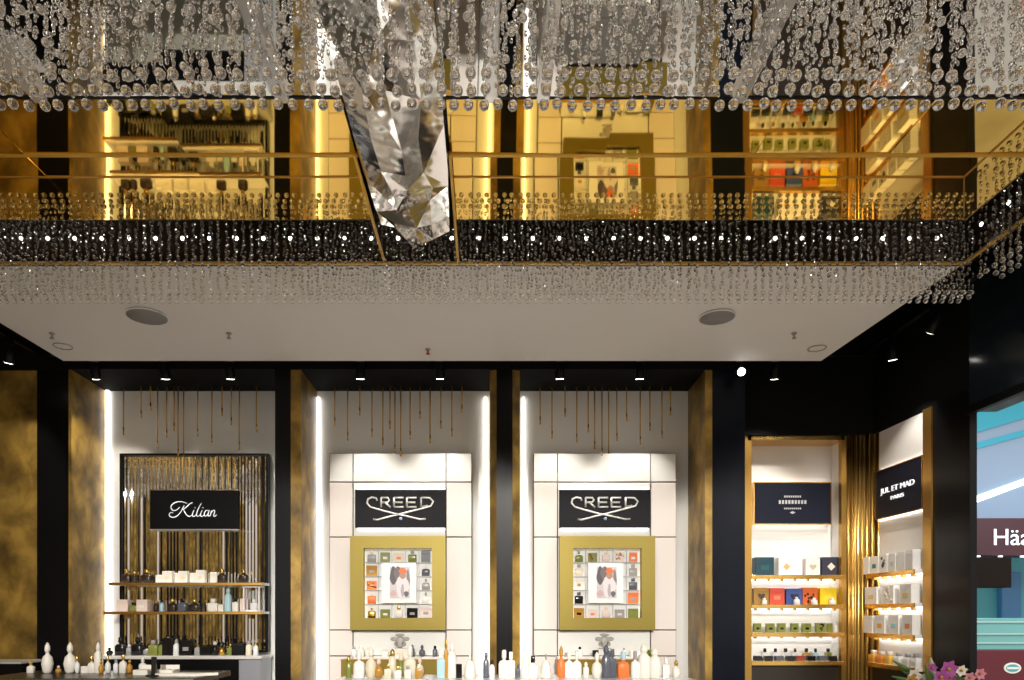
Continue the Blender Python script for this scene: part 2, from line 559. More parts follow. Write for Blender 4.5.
for j in range(len(ys) - 1):
    for i in range(nx - 1):
        a = j * nx + i
        if (i + j) % 2:
            fs += [(a, a + 1, a + nx + 1), (a, a + nx + 1, a + nx)]
        else:
            fs += [(a, a + 1, a + nx), (a + 1, a + nx + 1, a + nx)]
top = [(p[0], p[1], ZP + 0.05) for p in vs]
o = len(vs)
fb.add(vs + top, fs + [tuple(o + q for q in f[::-1]) for f in fs])
cpart('foil_beam', fb, FOIL, label='crumpled silver mirror foil')

# ------------------------------------------------------------------ bead curtains
def ico(sub):
    bm = bmesh.new()
    bmesh.ops.create_icosphere(bm, subdivisions=sub, radius=1.0)
    bm.verts.ensure_lookup_table()
    v = np.array([q.co[:] for q in bm.verts])
    f = np.array([[q.index for q in p.verts] for p in bm.faces])
    bm.free()
    return v, f


ICO1, ICO2 = ico(1), ico(2)


def beads(name, items, label, group=None, strings=()):
    """items: list of (x, y, z, rx, rz, base) collected in one mesh"""
    V, Fc, sm = [], [], []
    o = 0
    for base, smooth in ((ICO1, False), (ICO2, True)):
        sel = [it for it in items if (it[5] == 2) == smooth]
        if not sel:
            continue
        a = np.array([it[:5] for it in sel])
        v, f = base
        vv = a[:, None, :3] + v[None] * np.stack([a[:, 3], a[:, 3], a[:, 4]], 1)[:, None, :]
        ff = f[None] + (np.arange(len(sel)) * len(v))[:, None, None] + o
        o += len(sel) * len(v)
        V.append(vv.reshape(-1, 3))
        Fc.append(ff.reshape(-1, 3))
        sm.append(np.full(len(sel) * len(f), smooth))
    V, Fc, sm = np.concatenate(V), np.concatenate(Fc), np.concatenate(sm)
    me = bpy.data.meshes.new(name)
    me.vertices.add(len(V))
    me.vertices.foreach_set('co', V.astype(np.float32).ravel())
    me.loops.add(Fc.size)
    me.loops.foreach_set('vertex_index', Fc.astype(np.int32).ravel())
    me.polygons.add(len(Fc))
    me.polygons.foreach_set('loop_start', np.arange(0, Fc.size, 3, dtype=np.int32))
    me.polygons.foreach_set('use_smooth', sm)
    me.update(calc_edges=True)
    me.validate()
    me.materials.append(CRYST)
    ob = bpy.data.objects.new(name, me)
    C.objects.link(ob)
    return tag(ob, label, 'bead curtain', group, 'stuff')


def string(out, x, y, ztip, ztop, big, small, pitch, nbig=1):
    z = ztip + big
    for k in range(nbig):
        out.append((x, y, z, big, big, 2))
        z += 2.25 * big
    while z < ztop - small:
        s = small * random.uniform(0.75, 1.25)
        out.append((x + random.uniform(-.006, .006), y + random.uniform(-.006, .006), z, s, s * 1.8, 1))
        z += pitch * random.uniform(0.85, 1.2)


near = []
row = 0
y = 1.964
while y > 1.15:
    x = -1.95 + random.uniform(0, .02)
    px = 0.0412 if row < 3 else 0.05
    while x < 2.0:
        if not (XB0 + 0.05 < x < XB1 - 0.05 and row > 2):
            string(near, x + random.uniform(-.004, .004) * (1 if row < 3 else 3), y + random.uniform(-.006, .006) * (1 if row < 3 else 4), EYE + 1.417, ZP, 0.0145 if row < 3 else 0.0105, 0.0056, 0.021, 1)
        x += px
    y -= 0.055 if row < 3 else 0.068
    row += 1
beads('bead_curtain', near, 'large clear crystal bead strings hanging below the silver mirror at the top', 'crystal bead curtains')
far = []
for r, y in enumerate((3.055, 3.10, 3.14)):
    x = XL + 0.03 + 0.016 * (r % 2)
    while x < XRIM - 0.03:
        string(far, x + random.uniform(-.003, .003), y, EYE + 1.397, ZP + 0.16, 0.0105, 0.0055, 0.026, 1)
        x += 0.0365
beads('bead_curtain', far, 'fine clear crystal bead strings in a row before the white ceiling', 'crystal bead curtains')
side = []
for r, x in enumerate((2.05, 2.10, 2.145)):
    y = 2.90 - 0.02 * (r % 2)
    while y > 1.2:
        string(side, x, y + random.uniform(-.004, .004), EYE + 1.395, ZP + 0.1, 0.0105, 0.0055, 0.026, 1)
        y -= 0.042
beads('bead_curtain', side, 'clear crystal bead strings hanging along the right side of the canopy', 'crystal bead curtains')

# ------------------------------------------------------------------ things in the white ceiling
def disc_thing(name, px, py, rpx, label, cat):
    Y = (ZC - EYE) * F / (PY0 - py)
    x = X(px, Y)
    r = rpx * Y / F
    t = empty(name, (x, Y, ZC - 0.012), label, cat, 'round speakers in the white ceiling')
    MB().tube([(0, 0, 0), (0, 0, 0.012)], r, GREY, 32).build('grille', None, t)
    ring = MB()
    n = 32
    pts = [(math.cos(2 * PI * k / n) * r * 1.02, math.sin(2 * PI * k / n) * r * 1.02, 0.004) for k in range(n + 1)]
    ring.tube(pts, 0.004, CEILW, 6)
    ring.build('rim', None, t)


disc_thing('ceiling_speaker', 147, 315, 19, 'round grey ceiling speaker grille on the left of the white ceiling', 'speaker')
disc_thing('ceiling_speaker', 717, 316, 17, 'round grey ceiling speaker grille on the right of the white ceiling', 'speaker')
for px, py, lab, tone in ((52, 333, 'small grey sprinkler head near the left end of the white ceiling', GREYB), (229, 333, 'small grey sprinkler head between the left speaker and the middle', GREYB), (794, 333, 'small grey sprinkler head right of the right ceiling speaker', GREYB), (428, 349, 'tiny red sprinkler head near the middle back edge of the white ceiling', plain(0.5, 0.01, 0.01))):
    Y = (ZC - EYE) * F / (PY0 - py)
    t = empty('sprinkler_head', (X(px, Y), Y, ZC), lab, 'sprinkler', 'sprinkler heads in the white ceiling')
    MB().cyl((0, 0, -0.006), (0, 0, 0), 0.016, GREYB, 16).build('flange', None, t)
    MB().cyl((0, 0, -0.028), (0, 0, -0.006), 0.006, tone, 10).cyl((0, 0, -0.032), (0, 0, -0.028), 0.012, tone, 12).build('nozzle', None, t)
for px, py, lab in ((63, 346, 'thin round access ring in the left corner of the white ceiling'), (817, 348, 'thin round access ring in the right corner of the white ceiling')):
    Y = (ZC - EYE) * F / (PY0 - py)
    xx = min(X(px, Y), 2.03)
    pts = [(xx + math.cos(2 * PI * k / 28) * 0.05, Y + math.sin(2 * PI * k / 28) * 0.05, ZC - 0.002) for k in range(29)]
    tag(MB().tube(pts, 0.004, GREYB, 6).build('access_ring'), lab, 'ceiling ring')

# ------------------------------------------------------------------ track and spots in the dark recess
YT = 4.485
ZT = 3.16
tk = MB().box(XL - 0.2, 2.5, YT - 0.017, YT + 0.017, ZT, ZT + 0.03, BLACK).box(XL, XL + 0.02, YT - .01, YT + .01, ZT + .03, 3.72, BLACK).box(2.4, 2.42, YT - .01, YT + .01, ZT + .03, 3.72, BLACK)
tag(tk.build('lamp_track'), 'black lamp track in the dark gap behind the white ceiling', 'lamp track')


def spot(x, y, ztop, aim, label, lit=True, energy=0, angle=75):
    t = empty('track_spotlight', (x, y, ztop), label, 'spotlight', 'black spotlights on the lamp tracks')
    MB().box(-0.018, 0.018, -0.015, 0.015, -0.035, 0).box(-0.004, 0.004, -0.004, 0.004, -0.06, -0.03).build('bracket', BLACK, t)
    d = (Vector(aim) - Vector((x, y, ztop - 0.09))).normalized()
    c = Vector((0, 0, -0.09))
    MB().tube([c - d * 0.05, c - d * 0.048, c + d * 0.045, c + d * 0.055], [0.012, 0.026, 0.03, 0.03], BLACK, 16).build('lamp_head', None, t)
    MB().tube([c + d * 0.055, c + d * 0.057], 0.024, LEDB if lit else GREYB, 16).build('lens', None, t)
    if energy:
        p = Vector((x, y, ztop)) + c + d * 0.075
        light('SPOT', 'spot_beam', p, aim, energy, SPOT_COL, 0.025, angle=angle)


places = [(95, 'beside the bronze return at the left', True), (165, 'over the mirrored niche on the right of its rods', True), (230, 'over the right half of the mirrored niche', True),
          (360, 'over the left part of the first white niche', True), (440, 'over the right part of the first white niche', True), (560, 'over the left part of the second white niche', True), (640, 'over the right part of the second white niche', True), (775, 'over the brass shelving sign', True)]
tgt = {95: 1.9, 165: 1.7, 230: 1.7, 360: 1.3, 440: 1.5, 560: 1.3, 640: 1.5, 775: 1.8}
for px, lab, lit in places:
    x = X(px, YT)
    spot(x, YT, ZT, (x * 1.05, 5.0, tgt[px]), 'black track spotlight ' + lab, lit, 26 if px > 300 else 18)
spot(X(740, YT), YT, ZT, (X(740, 4.0) - 0.05, 3.2, 2.3), 'black track spotlight with bright glowing bulb above the blue black pier', True, 0)
tk2 = MB().box(2.40, 2.43, 0.5, 4.46, ZT, ZT + 0.03).box(2.405, 2.425, 2.0, 2.02, ZT + .03, 3.72)
tag(tk2.build('lamp_track', BLACK), 'black lamp track along the right side of the white ceiling', 'lamp track')
spot(2.415, 4.15, ZT, (2.68, 4.5, 1.9), 'black track spotlight nearest the corner on the right track', True, 16, 80)
spot(2.415, 3.75, ZT, (2.2, 5.0, 1.7), 'black track spotlight second from the corner on the right track', True, 24, 60)
tk3 = MB().box(-2.87, -2.84, 0.5, 4.46, ZT, ZT + 0.03).box(-2.865, -2.845, 2.0, 2.02, ZT + .03, 3.72)
tag(tk3.build('lamp_track', BLACK), 'black lamp track along the left side of the white ceiling', 'lamp track')
spot(-2.855, 4.2, ZT, (-3.2, 4.6, 2.0), 'black track spotlight hanging left of the white ceiling', True, 12)
# ------------------------------------------------------------------ brass rods hanging in the niche heads
def rods(pxs, label):
    Y = 4.90
    xc = X(sum(p for p, _ in pxs) / len(pxs), Y)
    zt = 3.28
    t = empty('rod_pendant', (xc, Y, zt), label, 'pendant rods', 'brass rod pendants in the niches')
    xs = [X(p, Y) - xc for p, _ in pxs]
    MB().box(min(xs) - 0.02, max(xs) + 0.02, -0.02, 0.02, -0.012, 0.0, BRASSD, 0.002).build('ceiling_plate', None, t)
    for (p, yb), xr in zip(pxs, xs):
        z = Z(yb, Y) - zt
        yy = random.uniform(-0.015, 0.015)
        MB().cyl((xr, yy, z), (xr, yy, -0.008), 0.0045, BRASSD, 8).cyl((xr, yy, z - 0.006), (xr, yy, z + 0.05), 0.0055, BRASS, 8).build('rod', None, t)


rods([(123, 434), (142, 418), (151, 410), (158, 448), (167, 437), (174, 430), (178, 456), (183, 460), (198, 436), (212, 442), (222, 415), (231, 424), (239, 449), (257, 432)], 'cluster of slim brass rods hanging above the mirrored panel')
rods([(335, 425), (348, 440), (360, 415), (372, 436), (383, 445), (390, 428), (395, 452), (401, 456), (410, 438), (420, 418), (430, 442), (441, 428), (452, 436), (462, 412)], 'cluster of slim brass rods hanging in the first white niche')
rods([(540, 424), (552, 438), (565, 416), (577, 441), (588, 432), (595, 448), (602, 455), (609, 458), (617, 440), (627, 420), (640, 444), (650, 430), (662, 438), (671, 414)], 'cluster of slim brass rods hanging in the second white niche')

# ------------------------------------------------------------------ goods builders
MESH = {}


def cached(key, fn):
    if key not in MESH:
        MESH[key] = fn()
    return MESH[key]


def child(name, me, parent):
    o = bpy.data.objects.new(name, me)
    C.objects.link(o)
    o.parent = parent
    return o


def bottle(loc, w, h, body, cap, label, group, kind='flask', rz=0.0, band=None):
    t = empty('perfume_bottle', loc, label, 'perfume bottle', group, rz)
    w, h = round(w, 3), round(h, 3)
    a, r = w / 2, 0.0
    kb = (kind, w, h, body.name)
    if kind == 'flask':
        secs = [(0, a * .9, a * .6, 4), (h * .02, a, a * .68, 4), (h * .50, a, a * .68, 4), (h * .60, a * .75, a * .55, 3), (h * .64, a * .3, a * .3, 2), (h * .70, a * .28, a * .28, 2)]
        cs = [(h * .69, a * .38, a * .38, 2), (h * .72, a * .45, a * .45, 2), (h * .95, a * .42, a * .42, 2), (h, a * .3, a * .3, 2)]
    elif kind == 'tall':
        secs = [(0, a * .9, a * .9, 3), (h * .02, a, a, 3), (h * .62, a * .92, a * .92, 3), (h * .72, a * .5, a * .5, 2), (h * .76, a * .4, a * .4, 2)]
        cs = [(h * .75, a * .5, a * .5, 2), (h * .80, a * .62, a * .62, 2), (h * .93, a * .5, a * .5, 2), (h, a * .12, a * .12, 2)]
    elif kind == 'square':
        secs = [(0, a * .95, a * .6, 8), (h * .02, a, a * .65, 8), (h * .63, a, a * .65, 8), (h * .66, a * .9, a * .6, 8), (h * .68, a * .3, a * .3, 2), (h * .72, a * .3, a * .3, 2)]
        cs = [(h * .71, a * .42, a * .42, 6), (h * .72, a * .46, a * .46, 6), (h * .98, a * .46, a * .46, 6), (h, a * .42, a * .42, 6)]
    elif kind == 'round':
        secs = [(0, a * .5, a * .5, 2), (h * .05, a * .75, a * .7, 2), (h * .30, a, a * .9, 2), (h * .52, a * .8, a * .72, 2), (h * .62, a * .3, a * .3, 2), (h * .68, a * .25, a * .25, 2)]
        cs = [(h * .67, a * .34, a * .34, 2), (h * .76, a * .48, a * .48, 2), (h * .88, a * .42, a * .42, 2), (h, a * .08, a * .08, 2)]
    else:   # dome tester
        secs = [(0, a * .95, a * .95, 2), (h * .05, a, a, 2), (h * .4, a * .92, a * .92, 2), (h * .65, a * .6, a * .6, 2), (h * .75, a * .15, a * .15, 2)]
        cs = [(h * .74, a * .12, a * .12, 2), (h * .85, a * .2, a * .2, 2), (h, a * .1, a * .1, 2)]
    child('bottle_body', cached(kb, lambda: MB().loft(secs, None, 16).mesh('bottle_body', body)), t)
    child('bottle_cap', cached(('cap',) + kb + (cap.name,), lambda: MB().loft(cs, None, 12).mesh('bottle_cap', cap)), t)
    if band:
        dy = secs[1][2]
        child('bottle_label', cached(('lab', kind, w, h, band.name), lambda: MB().box(-a * .55, a * .55, -dy - 0.002, -dy + 0.008, h * .14, h * .40, band, 0.0008).mesh('bottle_label')), t)
    return t


def carton(loc, w, h, d, body, label, group, emblem=None, rz=0.0, shape='plate', name='perfume_box'):
    t = empty(name, loc, label, 'box', group, rz)
    w, h, d = round(w, 3), round(h, 3), round(d, 3)
    child('carton', cached(('carton', w, h, d, body.name), lambda: MB().box(-w / 2, w / 2, -d / 2, d / 2, 0, h * .74, body, 0.0015).box(-w / 2, w / 2, -d / 2, d / 2, h * .745, h, body, 0.0015).box(-w / 2 + .002, w / 2 - .002, -d / 2 + .002, d / 2 - .002, h * .7, h * .8, body).mesh('carton')), t)
    if emblem:
        def em():
            mb = MB()
            y = -d / 2 - 0.0015
            if shape == 'plate':
                mb.box(-w * .22, w * .22, y, y + .004, h * .30, h * .55, emblem, 0.0005)
            elif shape == 'diamond':
                r = min(w, h) * .22
                q = [(0, -r), (r, 0), (0, r), (-r, 0)]
                vs = [(x, y, h * .48 + z) for x, z in q] + [(x, y + .004, h * .48 + z) for x, z in q]
                mb.add(vs, [(0, 1, 2, 3), (7, 6, 5, 4), (0, 4, 5, 1), (1, 5, 6, 2), (2, 6, 7, 3), (3, 7, 4, 0)], emblem)
            elif shape == 'heart':
                pts = [(math.sin(s) ** 3, (13 * math.cos(s) - 5 * math.cos(2 * s) - 2 * math.cos(3 * s)) / 16) for s in np.linspace(0, 2 * PI, 24)[:-1]]
                r = min(w, h) * .24
                n = len(pts)
                vs = [(x * r, y, h * .5 + z * r) for x, z in pts] + [(x * r, y + .004, h * .5 + z * r) for x, z in pts]
                mb.add(vs, [tuple(range(n)), tuple(range(2 * n - 1, n - 1, -1))] + [(i, n + i, n + (i + 1) % n, (i + 1) % n) for i in range(n)], emblem)
            elif shape == 'dots':
                for _ in range(9):
                    x, z, r = random.uniform(-w * .36, w * .36), random.uniform(h * .15, h * .88), random.uniform(.06, .12) * w
                    mb.cyl((x, y, z), (x, y + .004, z), r, emblem, 10)
            return mb.mesh('emblem')
        child('emblem', cached(('em', w, h, d, emblem.name, shape), em), t)
    return t


# ================================================================== BAY A: mirrored niche
YM = 4.95
# glowing strips
for a, b in ((107, 112), (283, 287)):
    pass


def led(x0, x1, z0, z1, y0, y1, label, m=LED):
    return tag(MB().box(x0, x1, y0, y1, z0, z1, m, 0.001).build('led_strip'), label, 'light strip', 'light strips in the niches')


led(X(106.5, YW) + 0.003, X(110, YW), 0.4, 3.2, 4.975, 4.995, 'vertical white light strip on the left edge of the mirrored niche')
led(X(289, YW), X(292, YW), 0.4, 3.2, 4.975, 4.995, 'vertical white light strip on the right edge of the mirrored niche')
mp = empty('mirror_panel', (X(194.5, YM), YM, Z(650, YM)), 'fluted mirror panel with thin black frame behind the glass shelves', 'mirror panel')
x0, x1 = X(123, YM) - mp.location.x, X(267, YM) - mp.location.x
z1 = Z(456, YM) - mp.location.z
n = 44
vs, fs = [], []
for i in range(n * 2 + 1):
    xx = x0 + (x1 - x0) * i / (2 * n)
    yy = (-0.0045 if i % 2 else 0.0) + 0.0005 * math.sin(i * 1.7)
    vs += [(xx, yy, 0), (xx, yy, z1), (xx, 0.03, 0), (xx, 0.03, z1)]
for i in range(n * 2):
    a, b = i * 4, i * 4 + 4
    fs += [(a, b, b + 1, a + 1), (a + 2, a + 3, b + 3, b + 2), (a + 1, b + 1, b + 3, a + 3), (a, a + 2, b + 2, b)]
MB().add(vs, fs, MIRROR).build('fluted_mirror', None, mp)
fr = MB()
t_ = 0.014
fr.box(x0 - t_, x0, -0.02, 0.03, -t_, z1 + t_).box(x1, x1 + t_, -0.02, 0.03, -t_, z1 + t_).box(x0, x1, -0.02, 0.03, z1, z1 + t_).box(x0, x1, -0.02, 0.03, -t_, 0)
fr.build('frame', BLACK, mp)
# sign
YS = 4.90
sg = empty('shop_sign', (X(194, YS), YS, Z(529, YS)), 'black sign reading Kilian in white script on the fluted mirror', 'sign', 'brand signs in the niches')
hw = X(238, YS) - sg.location.x
hh = Z(490, YS) - sg.location.z
MB().box(-hw, hw, 0, 0.045, 0, hh, BLACK, 0.003).build('panel', None, sg)
fr = MB()
fr.box(-hw - .005, hw + .005, 0.004, 0.04, -0.006, 0, SILVER).box(-hw - .005, hw + .005, 0.004, 0.04, hh, hh + .006, BRASS)
fr.build('edge_trim', None, sg)
ks = [
    [(455, 352), (448, 366), (436, 388), (418, 408), (398, 417), (380, 413), (374, 402), (382, 391), (395, 393)],
    [(470, 342), (440, 333), (410, 336), (388, 350), (384, 368), (396, 380), (416, 376), (430, 362)],
    [(500, 338), (484, 345), (464, 364), (446, 376)],
    [(450, 374), (458, 390), (470, 406), (484, 412), (498, 402)],
    [(508, 378), (500, 396), (500, 410), (510, 411), (522, 398)],
    [(548, 340), (536, 360), (524, 388), (522, 408), (532, 411), (544, 398)],
    [(552, 378), (544, 396), (544, 410), (554, 411), (564, 400)],
    [(584, 382), (574, 379), (565, 390), (563, 404), (570, 411), (580, 402), (587, 384)], [(590, 378), (584, 398), (585, 411), (597, 403)],
    [(602, 380), (598, 396), (594, 412)], [(598, 398), (608, 382), (618, 380), (618, 392), (613, 408), (620, 412), (630, 402)],
    [(514, 364), (512, 367)], [(557, 364), (555, 367)]]
lt = MB()
for s in ks:
    P = [Vector((X(100 + a / 5.389, YS) - sg.location.x, -0.003, Z(440 + b / 5.389, YS) - sg.location.z)) for a, b in s]
    # smooth by Catmull-Rom
    Q = []
    for i in range(len(P) - 1):
        p0, p1, p2, p3 = P[max(i - 1, 0)], P[i], P[i + 1], P[min(i + 2, len(P) - 1)]
        for u in (0, .25, .5, .75):
            Q.append(0.5 * ((2 * p1) + (p2 - p0) * u + (2 * p0 - 5 * p1 + 4 * p2 - p3) * u * u + (3 * p1 - p0 - 3 * p2 + p3) * u ** 3))
    Q.append(P[-1])
    rr = [0.0018 + 0.0018 * math.sin(PI * i / max(1, len(Q) - 1)) for i in range(len(Q))]
    lt.tube(Q, rr, LETTER, 6)
lt.build('lettering', None, sg)

# shelves
def glass_shelf(pxl, pxr, pyt, label, Yf=4.78, Yb=4.945, m=BRASS):
    zt = Z(pyt, Yf)
    t = empty('wall_shelf', (X((pxl + pxr) / 2, Yf), Yb, zt - 0.02), label, 'shelf', 'shelves before the fluted mirror')
    a = (X(pxr, Yf) - X(pxl, Yf)) / 2
    MB().box(-a, a, Yf - Yb + 0.012, 0, 0.004, 0.02, WHITE).build('board', None, t)
    MB().box(-a, a, Yf - Yb, Yf - Yb + 0.012, 0, 0.02, m, 0.002).build('front_edge', None, t)
    for sx in (-a * .8, a * .8):
        MB().box(sx - .006, sx + .006, -0.09, 0, -0.03, 0.004, BRASSD).build('bracket', None, t)
    return zt


za1 = glass_shelf(108, 262, 582.5, 'upper brass edged shelf before the fluted mirror')
za2 = glass_shelf(103, 262, 611.5, 'lower brass edged shelf before the fluted mirror')
# counter below
YK = 4.72
zk = Z(656, YK)
ct = empty('display_counter', (X(180, YK), 4.9, 0), 'black counter with pale stone top under the fluted mirror', 'counter')
a = (X(262, YK) - X(99, YK)) / 2
MB().box(-a, a, YK - 4.9, 0.07, zk - 0.022, zk, plain(.72, .70, .66, .2), 0.003).build('countertop', None, ct)
MB().box(-a + 0.02, a - 0.16, YK - 4.88, 0.07, 0.98, zk - 0.022, BLACK, 0.003).build('cabinet_body', None, ct)
MB().box(-a + 0.03, a - 0.17, YK - 4.87, 0.07, 0, 0.98, plain(.42, .42, .35, .35), 0.003).build('lower_front', None, ct)
MB().box(a - 0.16, a - 0.01, YK - 4.88, 0.07, 0, zk - 0.022, plain(.30, .31, .34, .3), 0.003).build('side_panel', None, ct)


def put_row(items, Y, zt, place, group):
    """items: (px, w_px, h_px, kind, mat, capmat, words)"""
    k = Y / F
    for i, (px, wp, hp, kind, m, cm, words) in enumerate(items):
        loc = (X(px, Y), Y + random.uniform(-.008, .008), zt)
        lab = '%s, %s %s' % (words, ORD[i], place)
        if kind in ('plate', 'diamond', 'heart', 'dots', 'plain'):
            carton(loc, wp * k, hp * k, min(wp * k * .6, 0.075), m, lab, group, cm, 0, kind)
        else:
            bottle(loc, wp * k, hp * k, m, cm, lab, group, kind)


put_row([(126, 9, 14, 'flask', DBROWN, GOLDC, 'dark brown bottle with gold cap'), (134, 6, 12, 'tall', DBROWN, GOLDC, 'slim dark brown bottle with gold cap'), (147, 11, 14, 'flask', DBROWN, GOLDC, 'wide dark brown bottle with gold cap'), (160, 7, 8, 'plain', WBOX, None, 'low white box'),
         (168, 10, 12, 'plate', WBOX, CREAM, 'tall white box with cream patch'), (179, 7, 10, 'plain', WBOX, None, 'narrow white box'), (184, 9, 12, 'plate', WBOX, CREAM, 'white box with cream patch'), (194, 7, 10, 'plain', WBOX, None, 'small white box'), (201, 9, 13, 'plate', WBOX, CREAM, 'taller white box with cream patch'),
         (214, 7, 11, 'plain', WBOX, None, 'single white box'), (222.5, 9, 14, 'flask', DBROWN, GOLDC, 'dark brown bottle with gold cap'), (244, 9, 14, 'flask', DBROWN, GOLDC, 'dark bottle with gold cap')],
        4.865, za1, 'on upper mirror shelf', 'goods on the upper mirror shelf')
put_row([(124, 11, 12, 'plain', PINKW, None, 'pale grey box'), (134, 7, 9, 'square', OLIVEB, DBLACK, 'small green bottle'), (143, 11, 12, 'plate', PINKW, WBOX, 'pale box with white patch'), (156, 5, 11, 'tall', DBROWN, GOLDC, 'slim brown bottle'), (162, 4, 12, 'tall', GLASSB, DBLACK, 'slim light blue bottle'), (172, 9, 13, 'flask', DBROWN, GOLDC, 'dark bottle with gold cap'), (183, 8, 13, 'square', SLATE, DBLACK, 'slate bottle with black cap'),
         (195, 10, 13, 'flask', DBROWN, GOLDC, 'wide dark bottle with gold cap'), (213, 10, 13, 'square', WBOX, WBOX, 'white square bottle'), (221, 5, 7, 'plain', WBOX, None, 'tiny white box'), (228, 7, 25, 'tall', GLASSB, GLASSB, 'very tall light blue bottle'), (236, 6, 14, 'square', WBOX, DBLACK, 'white bottle with black cap'), (244.5, 8, 13, 'plain', PINKW, None, 'pinkish white box')],
        4.865, za2, 'on lower mirror shelf', 'goods on the lower mirror shelf')
# clear display cube at the right end of the lower shelf
Yc = 4.86
cc = empty('display_cube', (X(254, Yc), Yc, za2), 'open white edged display cube at the right end of the lower mirror shelf', 'display cube')
w_ = 0.052
h_ = Z(586, Yc) - za2 - 0.002
e_ = 0.005
cm = MB()
for sx in (-1, 1):
    for sy in (-1, 1):
        cm.box(sx * w_ - e_, sx * w_ + e_, sy * .05 - e_, sy * .05 + e_, 0, h_)
for zz in (0, h_ - 2 * e_):
    for sy in (-1, 1):
        cm.box(-w_, w_, sy * .05 - e_, sy * .05 + e_, zz, zz + 2 * e_)
    for sx in (-1, 1):
        cm.box(sx * w_ - e_, sx * w_ + e_, -.05, .05, zz, zz + 2 * e_)
cm.build('frame', WHITE, cc)
put_row([(254, 7, 11, 'square', GLASSW, WBOX, 'white bottle inside the display cube')], Yc, za2 + 2 * e_ + 0.0005, 'on lower mirror shelf', 'goods on the lower mirror shelf')
put_row([(110, 7, 8, 'round', DBLACK, DBLACK, 'small black round bottle'), (121, 10, 18, 'flask', DBLACK, DBLACK, 'black bottle with black cap'), (129, 6, 11, 'tall', GREYB, GLASSW, 'grey spray bottle'), (138, 11, 18, 'flask', DBLACK, DBLACK, 'wide black bottle'), (146, 7, 10, 'round', GREYB, DBLACK, 'grey round bottle'), (154, 9, 15, 'square', OLIVEB, GREYB, 'olive bottle with grey cap'), (161, 6, 14, 'tall', OLIVEB, DBLACK, 'slim olive bottle'),
         (168, 9, 17, 'plain', DBLACK, None, 'upright black box'), (177, 6, 16, 'tall', GLASSW, GREYB, 'clear spray bottle'), (187, 13, 15, 'plate', DBLACK, GREYB, 'black box with grey plate'), (198, 6, 11, 'tall', GREYB, GOLDC, 'slim grey bottle with gold cap'), (206, 11, 9, 'plain', DBLACK, None, 'low black box'), (215, 6, 14, 'tall', DBLACK, CREAM, 'black bottle with cream cap'), (222, 7, 12, 'round', GOLDC, DBLACK, 'round gold bottle'), (230, 6, 11, 'square', OLIVEB, GOLDC, 'olive bottle with gold cap'), (239, 12, 12, 'plain', DBLACK, None, 'wide black box'), (249, 6, 15, 'tall', CREAM, GREYB, 'cream bottle with grey cap'), (256, 5, 13, 'tall', GLASSW, GOLDC, 'clear bottle with gold cap')],
        4.82, zk, 'on the mirror counter', 'goods on the mirror counter')


